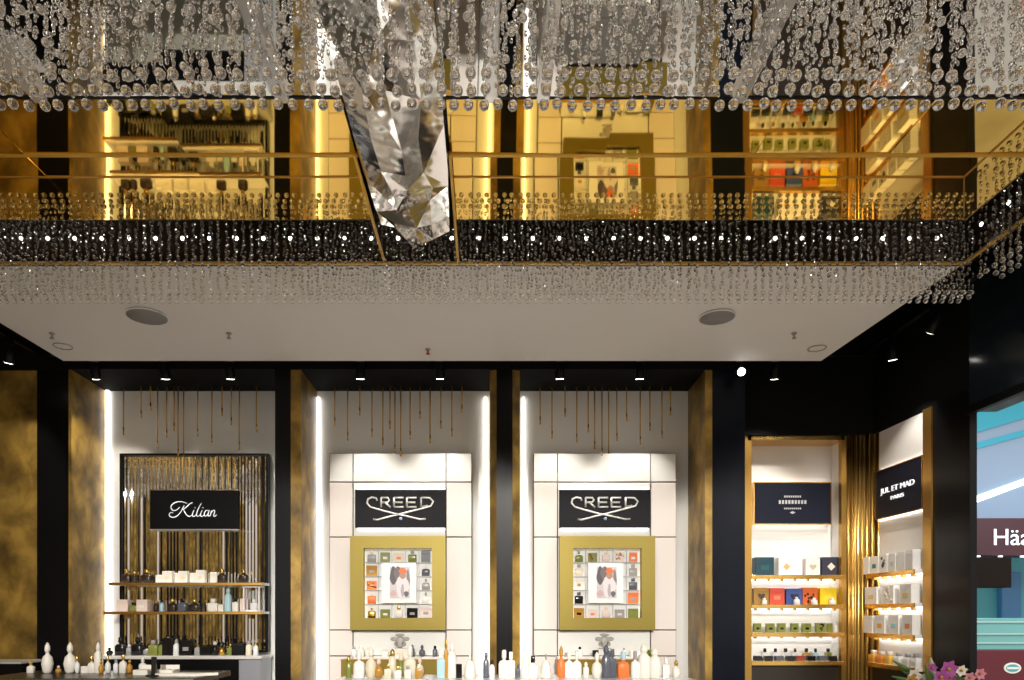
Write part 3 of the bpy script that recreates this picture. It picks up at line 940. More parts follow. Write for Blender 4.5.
# ================================================================== BAYS B and C: white display walls
def creed(ox, place, which):
    """ox: offset of this bay in wall pixels from the first one"""
    Yn = YW
    def xx(px, Y):
        return X(px + ox, Y)
    led(xx(317.6, Yn), xx(320, Yn) , 0.4, 3.05, 4.975, 4.995, 'vertical white light strip on the left of the %s white niche' % place)
    led(xx(484, Yn) , xx(487, Yn), 0.4, 3.05, 4.975, 4.995, 'vertical white light strip on the right of the %s white niche' % place)
    Y = 4.90
    t = empty('display_wall', (xx(400.5, Y), Y, 0), 'pale tiled display wall panel in the %s white niche' % place, 'display wall')
    cx = t.location.x
    L = lambda px: xx(px, Y) - cx
    zt = Z(453, Y)
    bd = MB()
    g = 0.004
    xs = [329, 353, 446, 472]
    rows = [zt, Z(482, Y), Z(537, Y), Z(630, Y), Z(656, Y), Z(760, Y), 0.12]
    for i in range(3):
        for j in range(6):
            m = PALER if (j == 0 or i == 1) else PALE
            bd.box(L(xs[i]) + g, L(xs[i + 1]) - g, 0, 0.04, rows[j + 1] + g, rows[j] - g, m, 0.0015)
    bd.build('tiles', None, t)
    MB().box(L(329), L(472), 0.01, 0.06, 0.1, zt, JOINT).build('backing', None, t)
    # little hooks above the sign
    for px in (353, 446):
        MB().cyl((L(px), -0.006, Z(488, Y)), (L(px), -0.006, Z(473, Y)), 0.004, GREYB, 8).build('cable', None, t)
    # ledge
    Yl = 4.78
    zl_ = Z(657, Yl)
    tl = empty('wall_ledge', (xx(400, Yl), Yl, zl_), 'narrow white ledge under the gold frame in the %s white niche' % place, 'shelf')
    aw = (xx(447, Yl) - xx(353, Yl)) / 2
    MB().box(-aw, aw, 0, Y - Yl - 0.001, -0.022, -0.004, WHITE, 0.002).build('board', None, tl)
    MB().box(-aw, aw, 0, Y - Yl - 0.001, -0.004, 0, PALER, 0.001).build('top_sheet', None, tl)
    # crest relief
    cr = MB()
    cxp, cyp = 400, 640
    s = Y / F
    q0 = Vector((L(cxp), -0.004, Z(cyp, Y)))
    def blob(px, py, rx, rz):
        cr.loft([(0, rx * s, rz * s, 2), (0.006, rx * s * .8, rz * s * .8, 2)], None, 12, True)
        nn = 24
        for k in range(len(cr.v) - nn, len(cr.v)):
            x, yv, z = cr.v[k]
            cr.v[k] = (q0.x + px * s + x, -0.001 - z, q0.z - py * s + yv)
    blob(0, 2, 5, 6)
    blob(-6, -1, 3.6, 2.2)
    blob(6, -1, 3.6, 2.2)
    blob(0, -5, 5, 1.6)
    blob(-4, 4, 2.2, 2.4)
    blob(4, 4, 2.2, 2.4)
    blob(0, 8.5, 7, 0.9)
    cr.build('crest', plain(.42, .40, .37, .4), t)
    # sign with glow bars
    Ys = 4.86
    sn = empty('shop_sign', (xx(400.5, Ys), Ys, Z(527.5, Ys)), 'charcoal sign with silver Creed lettering over crossed blades in the %s white niche' % place, 'sign', 'brand signs in the niches')
    sx, sz = sn.location.x, sn.location.z
    hw, hh = xx(446, Ys) - sx, Z(489.5, Ys) - sz
    MB().box(-hw, hw, 0, 0.035, 0, hh, CHAR, 0.002).build('panel', None, sn)
    MB().box(-hw + .01, hw - .01, 0.028, 0.034, hh, hh + 0.012, LED).build('light_bar', None, sn)
    MB().box(-hw + .01, hw - .01, 0.028, 0.034, -0.012, 0, LED).build('light_bar', None, sn)
    def sp(a, b):
        return Vector((xx(345 + a / 9.31, Ys) - sx, -0.002, Z(475 + b / 9.31, Ys) - sz))
    em = MB()
    strokes = [
        ([(300, 240), (290, 216), (250, 208), (214, 224), (205, 262), (235, 298), (330, 326), (460, 360), (560, 380), (700, 412), (752, 410)], 0.0066),
        ([(712, 212), (790, 214), (822, 246), (800, 288), (700, 316), (560, 352), (420, 386), (300, 418), (262, 412)], 0.0066),
        ([(708, 206), (708, 296)], 0.0062), ([(706, 296), (770, 280)], 0.003)]
    for pts, r in strokes:
        P = [sp(*p) for p in pts]
        em.tube(P, r, SILVER, 6, True, 0.5)
    em.build('crossed_blades', None, sn)
    le = MB()
    for pts in ([(336, 300), (336, 210)], [(336, 212), (400, 212), (412, 234), (398, 254), (340, 256)], [(372, 256), (424, 302)],
                [(456, 300), (456, 210)], [(456, 212), (546, 212)], [(456, 255), (536, 255)], [(456, 298), (546, 298)],
                [(576, 300), (576, 210)], [(576, 212), (666, 212)], [(576, 255), (656, 255)], [(576, 298), (666, 298)]):
        le.tube([sp(*p) for p in pts], 0.0064, SILVER, 6, True, 0.5)
    le.build('lettering', None, sn)
    dm = MB()
    c0 = sp(520, 406)
    dm.tube([c0 + Vector((0, .002, 0)), c0 - Vector((0, .002, 0))], 0.011, plain(.45, .6, .85, .3), 12)
    dm.build('badge', None, sn)
    # gold framed display window
    Yf = 4.84
    oxw = ox
    if which == 2:
        ox = 209.7
    f = empty('display_window', (xx(397.5, Yf), Yf, Z(630, Yf)), 'wide satin gold frame around a white cubbyhole display in the %s white niche' % place, 'display frame', 'gold framed displays')
    fx, fz = f.location.x, f.location.z
    l, r = xx(350, Yf) - fx, xx(445.5, Yf) - fx
    if which == 1:
        il, ir = xx(363.5, Yf) - fx, xx(432, Yf) - fx
    else:
        il, ir = xx(363.5, Yf) - fx, xx(432, Yf) - fx
    t0, t1 = 0.0, Z(536, Yf) - fz
    i0, i1 = Z(618, Yf) - fz, Z(548, Yf) - fz
    fm = MB()
    fm.box(l, il, 0, 0.055, t0, t1).box(ir, r, 0, 0.055, t0, t1).box(il, ir, 0, 0.055, i1, t1).box(il, ir, 0, 0.055, t0, i0)
    fm.build('frame', GOLDF, f)
    D = 0.10
    bx = MB()
    q = 0.018
    bx.box(il - q, ir + q, D, D + .01, i0 - q, i1 + q).box(il - q - .006, il - q, 0.055, D, i0 - q, i1 + q).box(ir + q, ir + q + .006, 0.055, D, i0 - q, i1 + q).box(il - q, ir + q, 0.055, D, i1 + q, i1 + q + .006).box(il, ir, 0.03, D, i0 - .008, i0)
    bx.build('recess', WHITE, f)
    lg = MB()
    lg.box(il, ir, 0.058, 0.068, i1 + .006, i1 + .014)
    lg.box(il - .014, il - .006, 0.058, 0.068, i0 + .01, i1 - .01).box(ir + .006, ir + .014, 0.058, 0.068, i0 + .01, i1 - .01)
    lg.build('light_bar', LEDF, f)
    gr = MB()
    n = 5
    for k in range(1, n):
        x = il + (ir - il) * k / n
        gr.box(x - .002, x + .002, 0.04, D, i0, i1)
        z = i0 + (i1 - i0) * k / n
        gr.box(il, ir, 0.04, D, z - .002, z + .002)
    gr.build('grid', plain(.55, .55, .55, .3), f)
    # goods in the cells around the picture
    toneset = [GREYB, SLATE, AMBER, WBOX, PINKW, SLATE, GREYB, GOLDC, ORANGE, OLIVEB, CREAM, DBLACK]
    cw, chh = (ir - il) / n, (i1 - i0) / n
    cellname = {4: 'top', 0: 'bottom', 1: 'second', 2: 'middle', 3: 'fourth'}
    rnd = random.Random(which * 11)
    for k in range(n):
        for j in range(n):
            if 1 <= k <= 3 and 1 <= j <= 3:
                continue
            mm_ = toneset[rnd.randrange(len(toneset))]
            x = fx + il + cw * (k + .5)
            z = fz + i0 + chh * j + (0.0025 if j else 0.0005)
            side_ = ['leftmost', 'second', 'middle', 'fourth', 'rightmost'][k]
            lev = ['bottom', 'second lowest', 'middle', 'second highest', 'top'][j]
            place_ = '%s in the %s row, gold frame in %s niche' % (side_, lev, place)
            y = Yf + 0.07
            if rnd.random() < 0.55:
                carton((x, y, z), cw * rnd.uniform(.6, .85), chh * rnd.uniform(.6, .85), .035, mm_, tone_word(mm_) + ' little box ' + place_, 'goods in the gold framed displays', toneset[rnd.randrange(len(toneset))], 0, rnd.choice(['plate', 'dots', 'plate']))
            else:
                bottle((x, y, z), cw * .62, chh * .85, mm_, toneset[rnd.randrange(len(toneset))], tone_word(mm_) + ' little bottle ' + place_, 'goods in the gold framed displays', rnd.choice(['square', 'flask']))
    # picture in the middle
    Yq = Yf + 0.03
    p = empty('framed_picture', (xx(399 if which == 1 else 396, Yq), Yq, Z(603, Yq)), 'white mounted photo of a person in pale clothes inside the %s gold frame' % place, 'picture')
    pw, ph = 17.5 * Yq / F, 40 * Yq / F
    MB().box(-pw, pw, 0, 0.012, 0, ph, plain(.9, .9, .9), 0.001).build('mount', None, p)
    a0, a1, b0, b1 = -pw * .52, pw * .62, ph * .12, ph * .90
    pic = MB()
    pic.box(a0, a1, -0.002, 0.004, b0, b1, plain(.62, .58, .60))
    def patch(x0, x1, z0, z1, m, lift):
        X0, X1 = a0 + (a1 - a0) * x0, a0 + (a1 - a0) * x1
        Z0, Z1 = b0 + (b1 - b0) * z0, b0 + (b1 - b0) * z1
        pts = [(X0 + (X1 - X0) * (.5 + .5 * math.cos(s) * (1 - .15 * math.sin(3 * s + X0 * 99))), Z0 + (Z1 - Z0) * (.5 + .5 * math.sin(s) * (1 - .12 * math.cos(2 * s)))) for s in np.linspace(0, 2 * PI, 15)[:-1]]
        nn = len(pts)
        y0, y1 = -0.002 - lift, 0.0
        pic.add([(x, y0, z) for x, z in pts] + [(x, y1, z) for x, z in pts], [tuple(range(nn)), tuple(range(2 * nn - 1, nn - 1, -1))] + [(i, nn + i, nn + (i + 1) % nn, (i + 1) % nn) for i in range(nn)], m)
    patch(0, .35, .45, 1, plain(.08, .07, .09), .0004)
    patch(.2, .6, .55, 1, plain(.16, .12, .13), .0006)
    patch(.82, 1, .25, .9, plain(.2, .2, .22), .0008)
    patch(.3, .95, .0, .72, plain(.78, .72, .74), .001)
    patch(.48, .8, .62, .88, plain(.45, .25, .18), .0012)
    patch(.45, .85, .78, .97, plain(.85, .16, .03), .0014)
    patch(.0, .35, .06, .25, plain(.6, .40, .42), .0016)
    patch(.55, .72, .05, .45, plain(.45, .40, .44), .0018)
    patch(.7, .95, .05, .22, plain(.12, .11, .13), .002)
    pic.build('photograph', None, p)
    ox = oxw
    # olive cabinet below
    Yo = 4.72
    zo = Z(660.5, Yo)
    l, r = (341, 444.5) if which == 1 else (353, 456)
    cb = empty('base_cabinet', (xx((l + r) / 2, Yo), Yo, 0), 'olive gold cabinet under the ledge of the %s white niche' % place, 'cabinet')
    a = (xx(r, Yo) - xx(l, Yo)) / 2
    MB().box(-a, a, 0, 0.17, 0.98, zo, OLIVE, 0.003).build('body', None, cb)
    MB().box(-a + .03, a - .03, 0.03, 0.17, 0.93, 0.98, BLACK).build('underside', None, cb)
    MB().box(-a + .1, a - .1, 0.15, 0.178, 0.95, 1.05, BLACK).build('wall_mount', None, cb)
    MB().box(-a - .004, a + .004, -.004, 0.055, zo, zo + 0.008, BRASSD, .001).build('top_edge', None, cb)
    return zl_, xx


def tone_word(m):
    return {GREYB.name: 'grey', SLATE.name: 'slate', AMBER.name: 'amber', WBOX.name: 'white', PINKW.name: 'pale pink', GOLDC.name: 'gold', ORANGE.name: 'orange', OLIVEB.name: 'olive', CREAM.name: 'cream', DBLACK.name: 'black'}[m.name]


z1_, _ = creed(0, 'first', 1)
z2_, _ = creed(204.5, 'second', 2)
put_row([(350 + 4, 6, 10, 'tall', GLASSW, GREYB, 'white spray bottle'), (361, 6, 11, 'tall', WBOX, WBOX, 'slim white bottle'), (368, 5, 10, 'tall', WBOX, WBOX, 'slim white bottle'), (385, 7, 8, 'square', WBOX, WBOX, 'low white bottle'), (400, 18, 8, 'plate', WBOX, CREAM, 'wide white box with grey patch'), (412.5, 5, 12, 'tall', SLATE, SLATE, 'slim slate bottle'), (422, 6.5, 12, 'round', SLATE, SLATE, 'round slate bottle'), (435, 5, 11, 'tall', SLATE, DBLACK, 'slim dark bottle')],
        4.82, z1_, 'on first niche ledge', 'goods on the first white ledge')
put_row([(567, 5, 4, 'plain', GREYB, None, 'tiny grey box'), (580, 5, 10, 'tall', GLASSW, DBLACK, 'slim clear bottle with black cap'), (595.5, 6, 6.5, 'plain', DBLACK, None, 'small black box'), (610.5, 7, 6, 'plain', SLATE, None, 'small slate box'), (624, 4, 9, 'tall', GLASSW, GREYB, 'thin clear bottle'), (636, 13, 6, 'plain', plain(.92, .92, .92), None, 'wide low white box'), (650, 7, 7, 'dots', OLIVEB, DBLACK, 'small olive box with dark dots')],
        4.82, z2_, 'on second niche ledge', 'goods on the second white ledge')

# ================================================================== corner shelving with brass
YSF = 4.90
br = MB()
xa, xb = X(747, YSF), X(843, YSF)
struct('trim_11', MB().box(X(744, YSF) + 0.0, X(750.5, YSF), YSF - 0.02, YR, 0, ZH), BRASSD, 'brass upright on the left of the corner shelving')
struct('wall_niche', MB().box(X(843, YSF), X(843, YSF) + 0.018, YSF + 0.021, YR, Z(661, 4.90), ZH - 0.03), WHITE, 'white right return of the corner shelving')
struct('trim_15', MB().box(X(840, YSF), X(845, YSF), YSF - 0.02, YSF + 0.02, 0, ZH), BRASSD, 'brass upright on the right of the corner shelving')
struct('trim_12', MB().box(xa, xb, YSF - 0.02, YR, ZH - 0.03, ZH), BRASS, 'brass head rail of the corner shelving')
# fluted brass corner column
fc = MB()
n = 11
for i in range(n):
    t = i / (n - 1)
    ang = math.radians(-10 + 110 * t)
    x = X(845, YSF) + 0.014 + 0.195 * t - 0.03 * math.sin(PI * t)
    y = YSF - 0.02 - 0.10 * t + 0.05 * math.sin(PI * t)
    fc.cyl((x, y, 0), (x, y, ZH), 0.0125, BRASS if i % 2 else BRASSD, 10)
x0 = X(843, YSF)
fc.prism([(x0 + .02, YSF), (x0 + .215, YSF - .08), (XR - 0.02, YSF - .04), (XR - .02, YR), (x0 + .02, YR)], 0, ZH, plain(.12, .07, .02, .35, 1))
tag(fc.build('fluted_column'), 'fluted brass corner column between the two shelving walls', 'column')
shelf_y = [575, 604.5, 632.5, 661]
zs = [Z(v, YSF) for v in shelf_y]
nm = ['top', 'second', 'third', 'bottom']
xl_, xr_ = X(750.5, YSF), X(843, YSF) - .002
for q, z in enumerate(zs):
    t = empty('wall_shelf', ((xl_ + xr_) / 2, YR, z - 0.03), '%s brass edged shelf in the corner shelving facing the front' % nm[q], 'shelf', 'brass shelves in the corner')
    a = (xr_ - xl_) / 2
    MB().box(-a, a, YSF - YR + 0.012, 0, 0.006, 0.03, WHITE).build('board', None, t)
    MB().box(-a, a, YSF - YR - .022, YSF - YR + 0.012, 0, 0.03, BRASS, 0.002).build('front_edge', None, t)
    if q < 3:
        MB().box(-a + .01, a - .01, -0.03, -0.02, -0.002, 0.006, LEDC).build('light_bar', None, t)
        for k in range(7):
            xx_ = -a + (k + .5) * 2 * a / 7
            MB().box(xx_ - .008, xx_ + .008, YSF - YR + .02, YSF - YR + .05, -0.012, 0.006, BRASSD).build('clip', None, t)
# sign in the corner shelving
Yq = 5.0
sn = empty('shop_sign', (X(792.5, Yq), Yq, Z(523.5, Yq)), 'navy sign with thin brass frame and small silver lettering in the corner shelving', 'sign', 'brand signs in the niches')
hw, hh = X(830.5, Yq) - sn.location.x, Z(483, Yq) - sn.location.z
MB().box(-hw, hw, 0, 0.03, 0, hh, NAVY, 0.002).build('panel', None, sn)
fr = MB()
e = 0.007
fr.box(-hw - e, hw + e, -.004, .034, hh, hh + e).box(-hw - e, hw + e, -.004, .034, -e, 0).box(-hw - e, -hw, -.004, .034, 0, hh).box(hw, hw + e, -.004, .034, 0, hh)
fr.build('frame', BRASS, sn)
MB().box(-hw + .01, hw - .01, 0.036, 0.044, hh - 0.01, hh + 0.006, LED).box(-hw + .01, hw - .01, 0.036, 0.044, -0.006, 0.01, LED).build('light_bar', None, sn)
mk = MB()
def marks(zc_, wid, h, n, m):
    for k in range(n):
        x = -wid / 2 + wid * (k + .5) / n
        ww = wid / n * .62
        mk.box(x - ww / 2, x + ww / 2, -0.003, 0.001, zc_ - h / 2, zc_ + h / 2, m)
marks(hh * .665, 0.125, 0.014, 8, SILVER)
marks(hh * .53, 0.205, 0.026, 9, SILVER)
marks(hh * .37, 0.125, 0.011, 9, SILVER)
mk.add([(-.02, -.003, hh * .27), (0, -.003, hh * .235), (.02, -.003, hh * .27), (0, -.003, hh * .305), (-.02, 0, hh * .27), (0, 0, hh * .235), (.02, 0, hh * .27), (0, 0, hh * .305)],
       [(0, 1, 2, 3), (7, 6, 5, 4), (0, 4, 5, 1), (1, 5, 6, 2), (2, 6, 7, 3), (3, 7, 4, 0)], SILVER)
mk.build('lettering', None, sn)
TEAL = plain(.012, .06, .085, .3)
put_row([(763, 18, 18, 'plate', TEAL, plain(.02, .10, .12), 'dark teal square box'), (785, 16, 18, 'diamond', plain(.85, .83, .82), plain(.7, .45, .2), 'white box with copper diamond'), (797, 8, 16, 'plain', plain(.9, .9, .9), None, 'narrow white box'), (811, 14, 17, 'heart', plain(.82, .78, .76), plain(.5, .48, .35), 'pale box with grey mark'), (828.5, 18, 18, 'diamond', plain(.03, .035, .06), plain(.8, .75, .65), 'navy box with silver diamond')],
        4.975, zs[0], 'on top corner shelf', 'boxes on the top corner shelf')
put_row([(760, 15, 17, 'heart', plain(.42, .24, .05), plain(.08, .05, .03), 'brown gold box with dark heart'), (775.5, 15, 16.5, 'plate', plain(.72, .09, .05), plain(.8, .25, .15), 'red box'), (792, 16, 16, 'heart', plain(.05, .10, .35), plain(.02, .02, .06), 'blue box with dark heart'), (808.5, 14.5, 17, 'dots', plain(.75, .16, .03), plain(.06, .02, .03), 'orange box with dark spots'), (825.5, 16.5, 16.5, 'plate', plain(.95, .68, .01), plain(.95, .75, .1), 'bright yellow box')],
        4.99, zs[1], 'on second corner shelf', 'coloured boxes on the second corner shelf')
put_row([(764, 5, 6.5, 'tall', GLASSW, WBOX, 'small white tester'), (797, 6, 8, 'tall', GLASSW, WBOX, 'small white tester'), (814, 6, 7, 'tall', GLASSW, WBOX, 'small white tester'), (832, 6, 7, 'tall', GLASSW, WBOX, 'small white tester')],
        4.925, zs[1], 'before the coloured boxes', 'testers on the second corner shelf')
put_row([(757.5, 7, 9, 'plate', OLIVEB, DBLACK, 'olive box with black patch'), (769.5, 8, 9, 'plate', OLIVEB, DBLACK, 'wide olive box with black patch'), (781.5, 7.5, 9, 'plate', OLIVEB, DBLACK, 'olive box with black patch'), (794, 7, 9, 'plate', OLIVEB, DBLACK, 'olive box with black patch'), (806.5, 8, 9, 'plate', OLIVEB, DBLACK, 'wide olive box with black patch'), (820, 9, 9.5, 'dots', OLIVEB, DBLACK, 'olive box with black spots'), (829.5, 5, 9, 'plain', OLIVEB, None, 'narrow olive box'), (835, 4, 10, 'tall', WBOX, WBOX, 'slim white bottle')],
        4.96, zs[2], 'on third corner shelf', 'goods on the third corner shelf')
put_row([(765, 7, 12, 'flask', GLASSW, DBLACK, 'clear bottle with black cap'), (775, 7, 12, 'flask', GLASSW, DBLACK, 'clear bottle with black cap'), (786, 8, 12, 'flask', GLASSW, DBLACK, 'wide clear bottle with black cap'), (795.5, 6, 12, 'flask', GLASSW, DBLACK, 'slim clear bottle with black cap'), (806.5, 8, 12, 'flask', AMBER, DBLACK, 'amber bottle with black cap'), (815, 6, 12, 'flask', GLASSB, DBLACK, 'bluish bottle with black cap'), (827.5, 6, 12, 'square', OLIVEB, DBLACK, 'olive bottle with black cap')],
        4.985, zs[3] + 0.0, 'on bottom corner shelf', 'bottles on the bottom corner shelf')
put_row([(758, 8, 5, 'plain', DBLACK, None, 'low black tester block'), (768, 8, 5, 'plain', DBLACK, None, 'low black tester block'), (779, 8, 5, 'plain', SLATE, None, 'low slate tester block'), (790, 8, 5, 'plain', DBLACK, None, 'low black tester block'), (800, 8, 5, 'plain', plain(.35, .05, .03), None, 'low red tester block'), (811, 8, 5, 'plain', DBLACK, None, 'low black tester block'), (822, 8, 5, 'plain', SLATE, None, 'low slate tester block'), (832, 8, 5, 'plain', DBLACK, None, 'low black tester block')],
        4.93, zs[3], 'on bottom corner shelf front', 'tester blocks on the bottom corner shelf')
# lower cabinets of the corner, dark
struct('trim_13', MB().box(xl_, X(843, YSF) - .002, YSF + 0.02, YR, 0.1, zs[3] - 0.03), plain(.03, .022, .015, .3), 'dark cupboard front below the corner shelving')

# ---------------- right wall shelving (faces the middle of the shop)
XF = 2.615
ya, yb = 4.275, 4.80
for q, z in enumerate(zs):
    t = empty('wall_shelf', (XR - 0.02, (ya + yb) / 2, z - 0.03), '%s brass edged shelf on the right wall' % nm[q], 'shelf', 'brass shelves on the right wall')
    a = (yb - ya) / 2
    MB().box(XF - XR + .032, 0, -a, a, 0.006, 0.03, WHITE).build('board', None, t)
    MB().box(XF - XR + .02, XF - XR + .032, -a, a, 0, 0.03, BRASS, 0.002).build('front_edge', None, t)
    if q < 3:
        MB().box(-0.03, -0.02, -a + .01, a - .01, -0.002, 0.006, LEDC).build('light_bar', None, t)
        for k in range(5):
            yy = -a + (k + .5) * 2 * a / 5
            MB().box(XF - XR + .04, XF - XR + .07, yy - .008, yy + .008, -0.012, 0.006, BRASSD).build('clip', None, t)
XS = 2.675
y0s, y1s = XS * F / (922 - PX0), XS * F / (875.5 - PX0)
zb_, zt_ = Z(519.5, y1s), Z(473, y1s)
sn = empty('shop_sign', (XS, (y0s + y1s) / 2, zb_), 'navy sign with brass frame reading Jul et Mad Paris on the right wall', 'sign', 'brand signs in the niches')
a, hh = (y1s - y0s) / 2, zt_ - zb_
MB().box(0, 0.025, -a, a, 0, hh, NAVY, 0.002).build('panel', None, sn)
MB().box(-.004, .025, -a - e, a + e, hh, hh + e).box(-.004, .025, -a - e, a + e, -e, 0).box(-.004, .025, -a - e, -a, 0, hh).box(-.004, .025, a, a + e, 0, hh).build('frame', BRASS, sn)
MB().box(0.012, 0.02, -a + .01, a - .01, hh + e, hh + e + .006, LED).box(0.012, 0.02, -a + .01, a - .01, -e - 0.006, -e, LED).build('light_bar', None, sn)
lettering(sn, 'JUL ET MAD', 0.05, -0.002, 0, hh * .55, LETTER, 'side', 0.37)
lettering(sn, 'PARIS', 0.034, -0.002, 0.0, hh * .36, LETTER, 'side', 0.14, 'small_lettering')


def side_row(items, Xg, z, place, group):
    for i, (px, wp, hp, kind, m, cm, words) in enumerate(items):
        Y = Xg * F / (px - PX0)
        kx = Y / F
        wy = wp * Y * Y / (F * Xg)     # foreshortened along the wall
        loc = (Xg, Y, z)
        lab = '%s, %s %s' % (words, ORD[i], place)
        if kind in ('plate', 'diamond', 'heart', 'dots', 'plain'):
            carton(loc, wy, hp * kx, 0.06, m, lab, group, cm, -PI / 2, kind)
        else:
            bottle(loc, min(wy, .075), hp * kx, m, cm, lab, group, kind, -PI / 2)


WW = plain(.9, .9, .88)
side_row([(869, 8, 17, 'plain', WW, None, 'white box'), (878.5, 8, 17, 'plate', WW, plain(.03, .22, .26), 'white box with teal patch'), (887.5, 7.5, 18, 'dots', WW, SLATE, 'white box with slate marks'), (896.5, 7, 18, 'plate', WW, plain(.6, .6, .58), 'white box with grey patch'), (905.5, 7.5, 19, 'plain', WW, None, 'plain white box'), (914, 7, 20, 'plain', plain(.75, .75, .76), None, 'pale grey box')], 2.655, zs[0], 'on top right wall shelf', 'boxes on the top right wall shelf')
side_row([(875, 12, 17, 'plate', WW, plain(.75, .6, .35), 'large white box with tan patch'), (892, 12, 18, 'dots', WW, plain(.8, .72, .6), 'large white box with tan spots'), (910, 12, 19, 'plate', WW, plain(.85, .65, .2), 'large white box with gold patch')], 2.655, zs[1], 'on second right wall shelf', 'boxes on the second right wall shelf')
side_row([(872, 9, 17, 'plain', WW, None, 'white box'), (884, 10, 18, 'plate', WW, plain(.9, .4, .05), 'white box with orange patch'), (898, 10, 19, 'plate', WW, plain(.3, .7, .75), 'white box with light blue patch'), (912, 10, 20, 'plate', WW, plain(.85, .3, .1), 'white box with red orange patch')], 2.655, zs[2], 'on third right wall shelf', 'boxes on the third right wall shelf')
side_row([(874, 6, 12, 'square', plain(.85, .42, .06), WBOX, 'orange bottle with white cap'), (882, 6, 12, 'square', plain(.85, .30, .04), WBOX, 'deep orange bottle with white cap'), (890, 6, 12.5, 'square', plain(.88, .55, .08), WBOX, 'golden bottle with white cap'), (899, 6, 13, 'square', GLASSW, GREYB, 'clear bottle with grey cap'), (908, 6, 13, 'square', GLASSW, GREYB, 'clear bottle with grey cap'), (916, 6, 14, 'square', GLASSW, GREYB, 'clear bottle with grey cap')], 2.655, zs[3], 'on bottom right wall shelf', 'bottles on the bottom right wall shelf')
struct('trim_14', MB().box(XF + .04, XR - .02, 4.27, 4.80, 0.1, zs[3] - .03), plain(.03, .022, .015, .3), 'dark cupboard front below the right wall shelving')

# ================================================================== foreground island
YI = 3.80
zi = 1.155
isl = empty('display_island', (X(515, YI), 3.85, 0), 'white topped display island with bottles in the middle of the shop', 'display table')
ax = (X(692, YI) - X(338, YI)) / 2
MB().box(-ax, ax, -0.32, 0.20, zi - 0.05, zi, plain(.85, .85, .84, .15), 0.004).build('tabletop', None, isl)
MB().box(-ax + .05, ax - .05, -0.27, 0.15, 0.08, zi - 0.05, BLACK, 0.004).build('cabinet_body', None, isl)
MB().box(-ax + .08, ax - .08, -0.24, 0.12, 0, 0.08, BLACKM).build('plinth', None, isl)
MB().box(-ax - .003, ax + .003, -0.324, -0.318, zi - 0.045, zi - 0.01, BRASS).build('front_edge', None, isl)
isl_items = [
    (349, 6, 22, 'tall', OLIVEB, GOLDC, 'slim olive bottle with gold cap'), (359, 11, 27, 'flask', GLASSW, WBOX, 'clear square shouldered bottle with white cap'), (371, 12, 31, 'round', CREAM, WBOX, 'cream round bottle with white cap'),
    (379, 9, 20, 'round', AMBER, PINKW, 'small amber bottle with pale cap'), (392.5, 8, 29, 'tall', CREAM, GOLDC, 'slim cream bottle with gold cap'), (401, 11, 25, 'round', OLIVEB, CREAM, 'olive bottle with cream cap'), (410, 12, 32, 'flask', CREAM, WBOX, 'cream bottle with white cap'),
    (420, 8, 22, 'round', CREAM, PINKW, 'small cream bottle'), (441, 8, 28, 'square', GLASSB, WBOX, 'pale blue bottle with white cap'), (446, 5, 40, 'tall', AMBER, GOLDC, 'tall thin amber bottle'), (452, 9, 36, 'tall', WBOX, WBOX, 'tall white bottle'), (459, 6, 14, 'plain', DBLACK, None, 'small black box'),
    (470, 12, 24, 'dome', WBOX, WBOX, 'white glass dome'), (486, 6, 26, 'tall', SLATE, SLATE, 'slim dark bottle'), (492, 6, 18, 'tall', GLASSW, DBLACK, 'clear bottle with black cap'), (504, 11, 28, 'flask', WBOX, WBOX, 'white bottle with wide shoulders'), (511, 8, 26, 'square', WBOX, WBOX, 'square white bottle'), (518, 5, 14, 'square', SLATE, SLATE, 'tiny slate bottle'),
    (525, 8, 34, 'tall', WBOX, WBOX, 'tall white pointed bottle'), (533, 10, 22, 'flask', WBOX, DBLACK, 'white bottle with black cap'), (546, 11, 24, 'dome', WBOX, GREYB, 'white dome with grey knob')]
put_row(isl_items, 3.84, zi, 'on the island', 'bottles on the island')
isl2 = [(561, 9, 32, 'round', ORANGE, AMBER, 'orange bottle with amber cap'), (569, 9, 27, 'flask', GLASSW, WBOX, 'clear bottle with white cap'), (577, 9, 27, 'flask', GLASSW, WBOX, 'clear rounded bottle with white cap'), (586, 6, 16, 'tall', WBOX, WBOX, 'small white bottle'),
        (597, 11, 26, 'round', WBOX, WBOX, 'white onion shaped bottle'), (606, 9, 33, 'tall', SLATE, SLATE, 'tall slate bottle'), (612.5, 8, 29, 'square', SLATE, SLATE, 'slate square bottle'), (623, 12, 26, 'flask', ORANGE, GLASSB, 'orange bottle with pale blue cap'), (635, 9, 27, 'flask', GLASSW, GREYB, 'clear bottle with grey cap'),
        (644, 12, 34, 'tall', WBOX, WBOX, 'large white bottle with pointed cap'), (655, 12, 30, 'tall', WBOX, WBOX, 'wide white bottle with pointed cap'), (666, 7, 20, 'square', GLASSW, WBOX, 'short clear bottle'), (676, 8, 18, 'round', WBOX, GOLDC, 'short white bottle with gold cap')]
put_row(isl2, 3.84, zi, 'in right island group', 'bottles on the island')
tr = MB().box(X(384, 3.74), X(428, 3.74), 3.60, 3.79, zi, zi + 0.012, plain(.9, .9, .9, .2), .003)
tag(tr.build('display_tray'), 'low white tray on the island before the olive cabinet', 'tray')
for k, (px, wp, hp, m, cmx) in enumerate([(388, 7, 14, CREAM, GOLDC), (398, 7, 12, GLASSW, GOLDC), (408, 7, 13, WBOX, GREYB), (419, 7, 14, AMBER, WBOX)]):
    bottle((X(px, 3.68), 3.68, zi + 0.012), wp * 3.68 / F, hp * 3.68 / F, m, cmx, '%s bottle standing on the white tray, %s' % (tone_word(m) if m not in (GLASSW,) else 'clear', ORD[k]), 'bottles on the white tray', 'square')

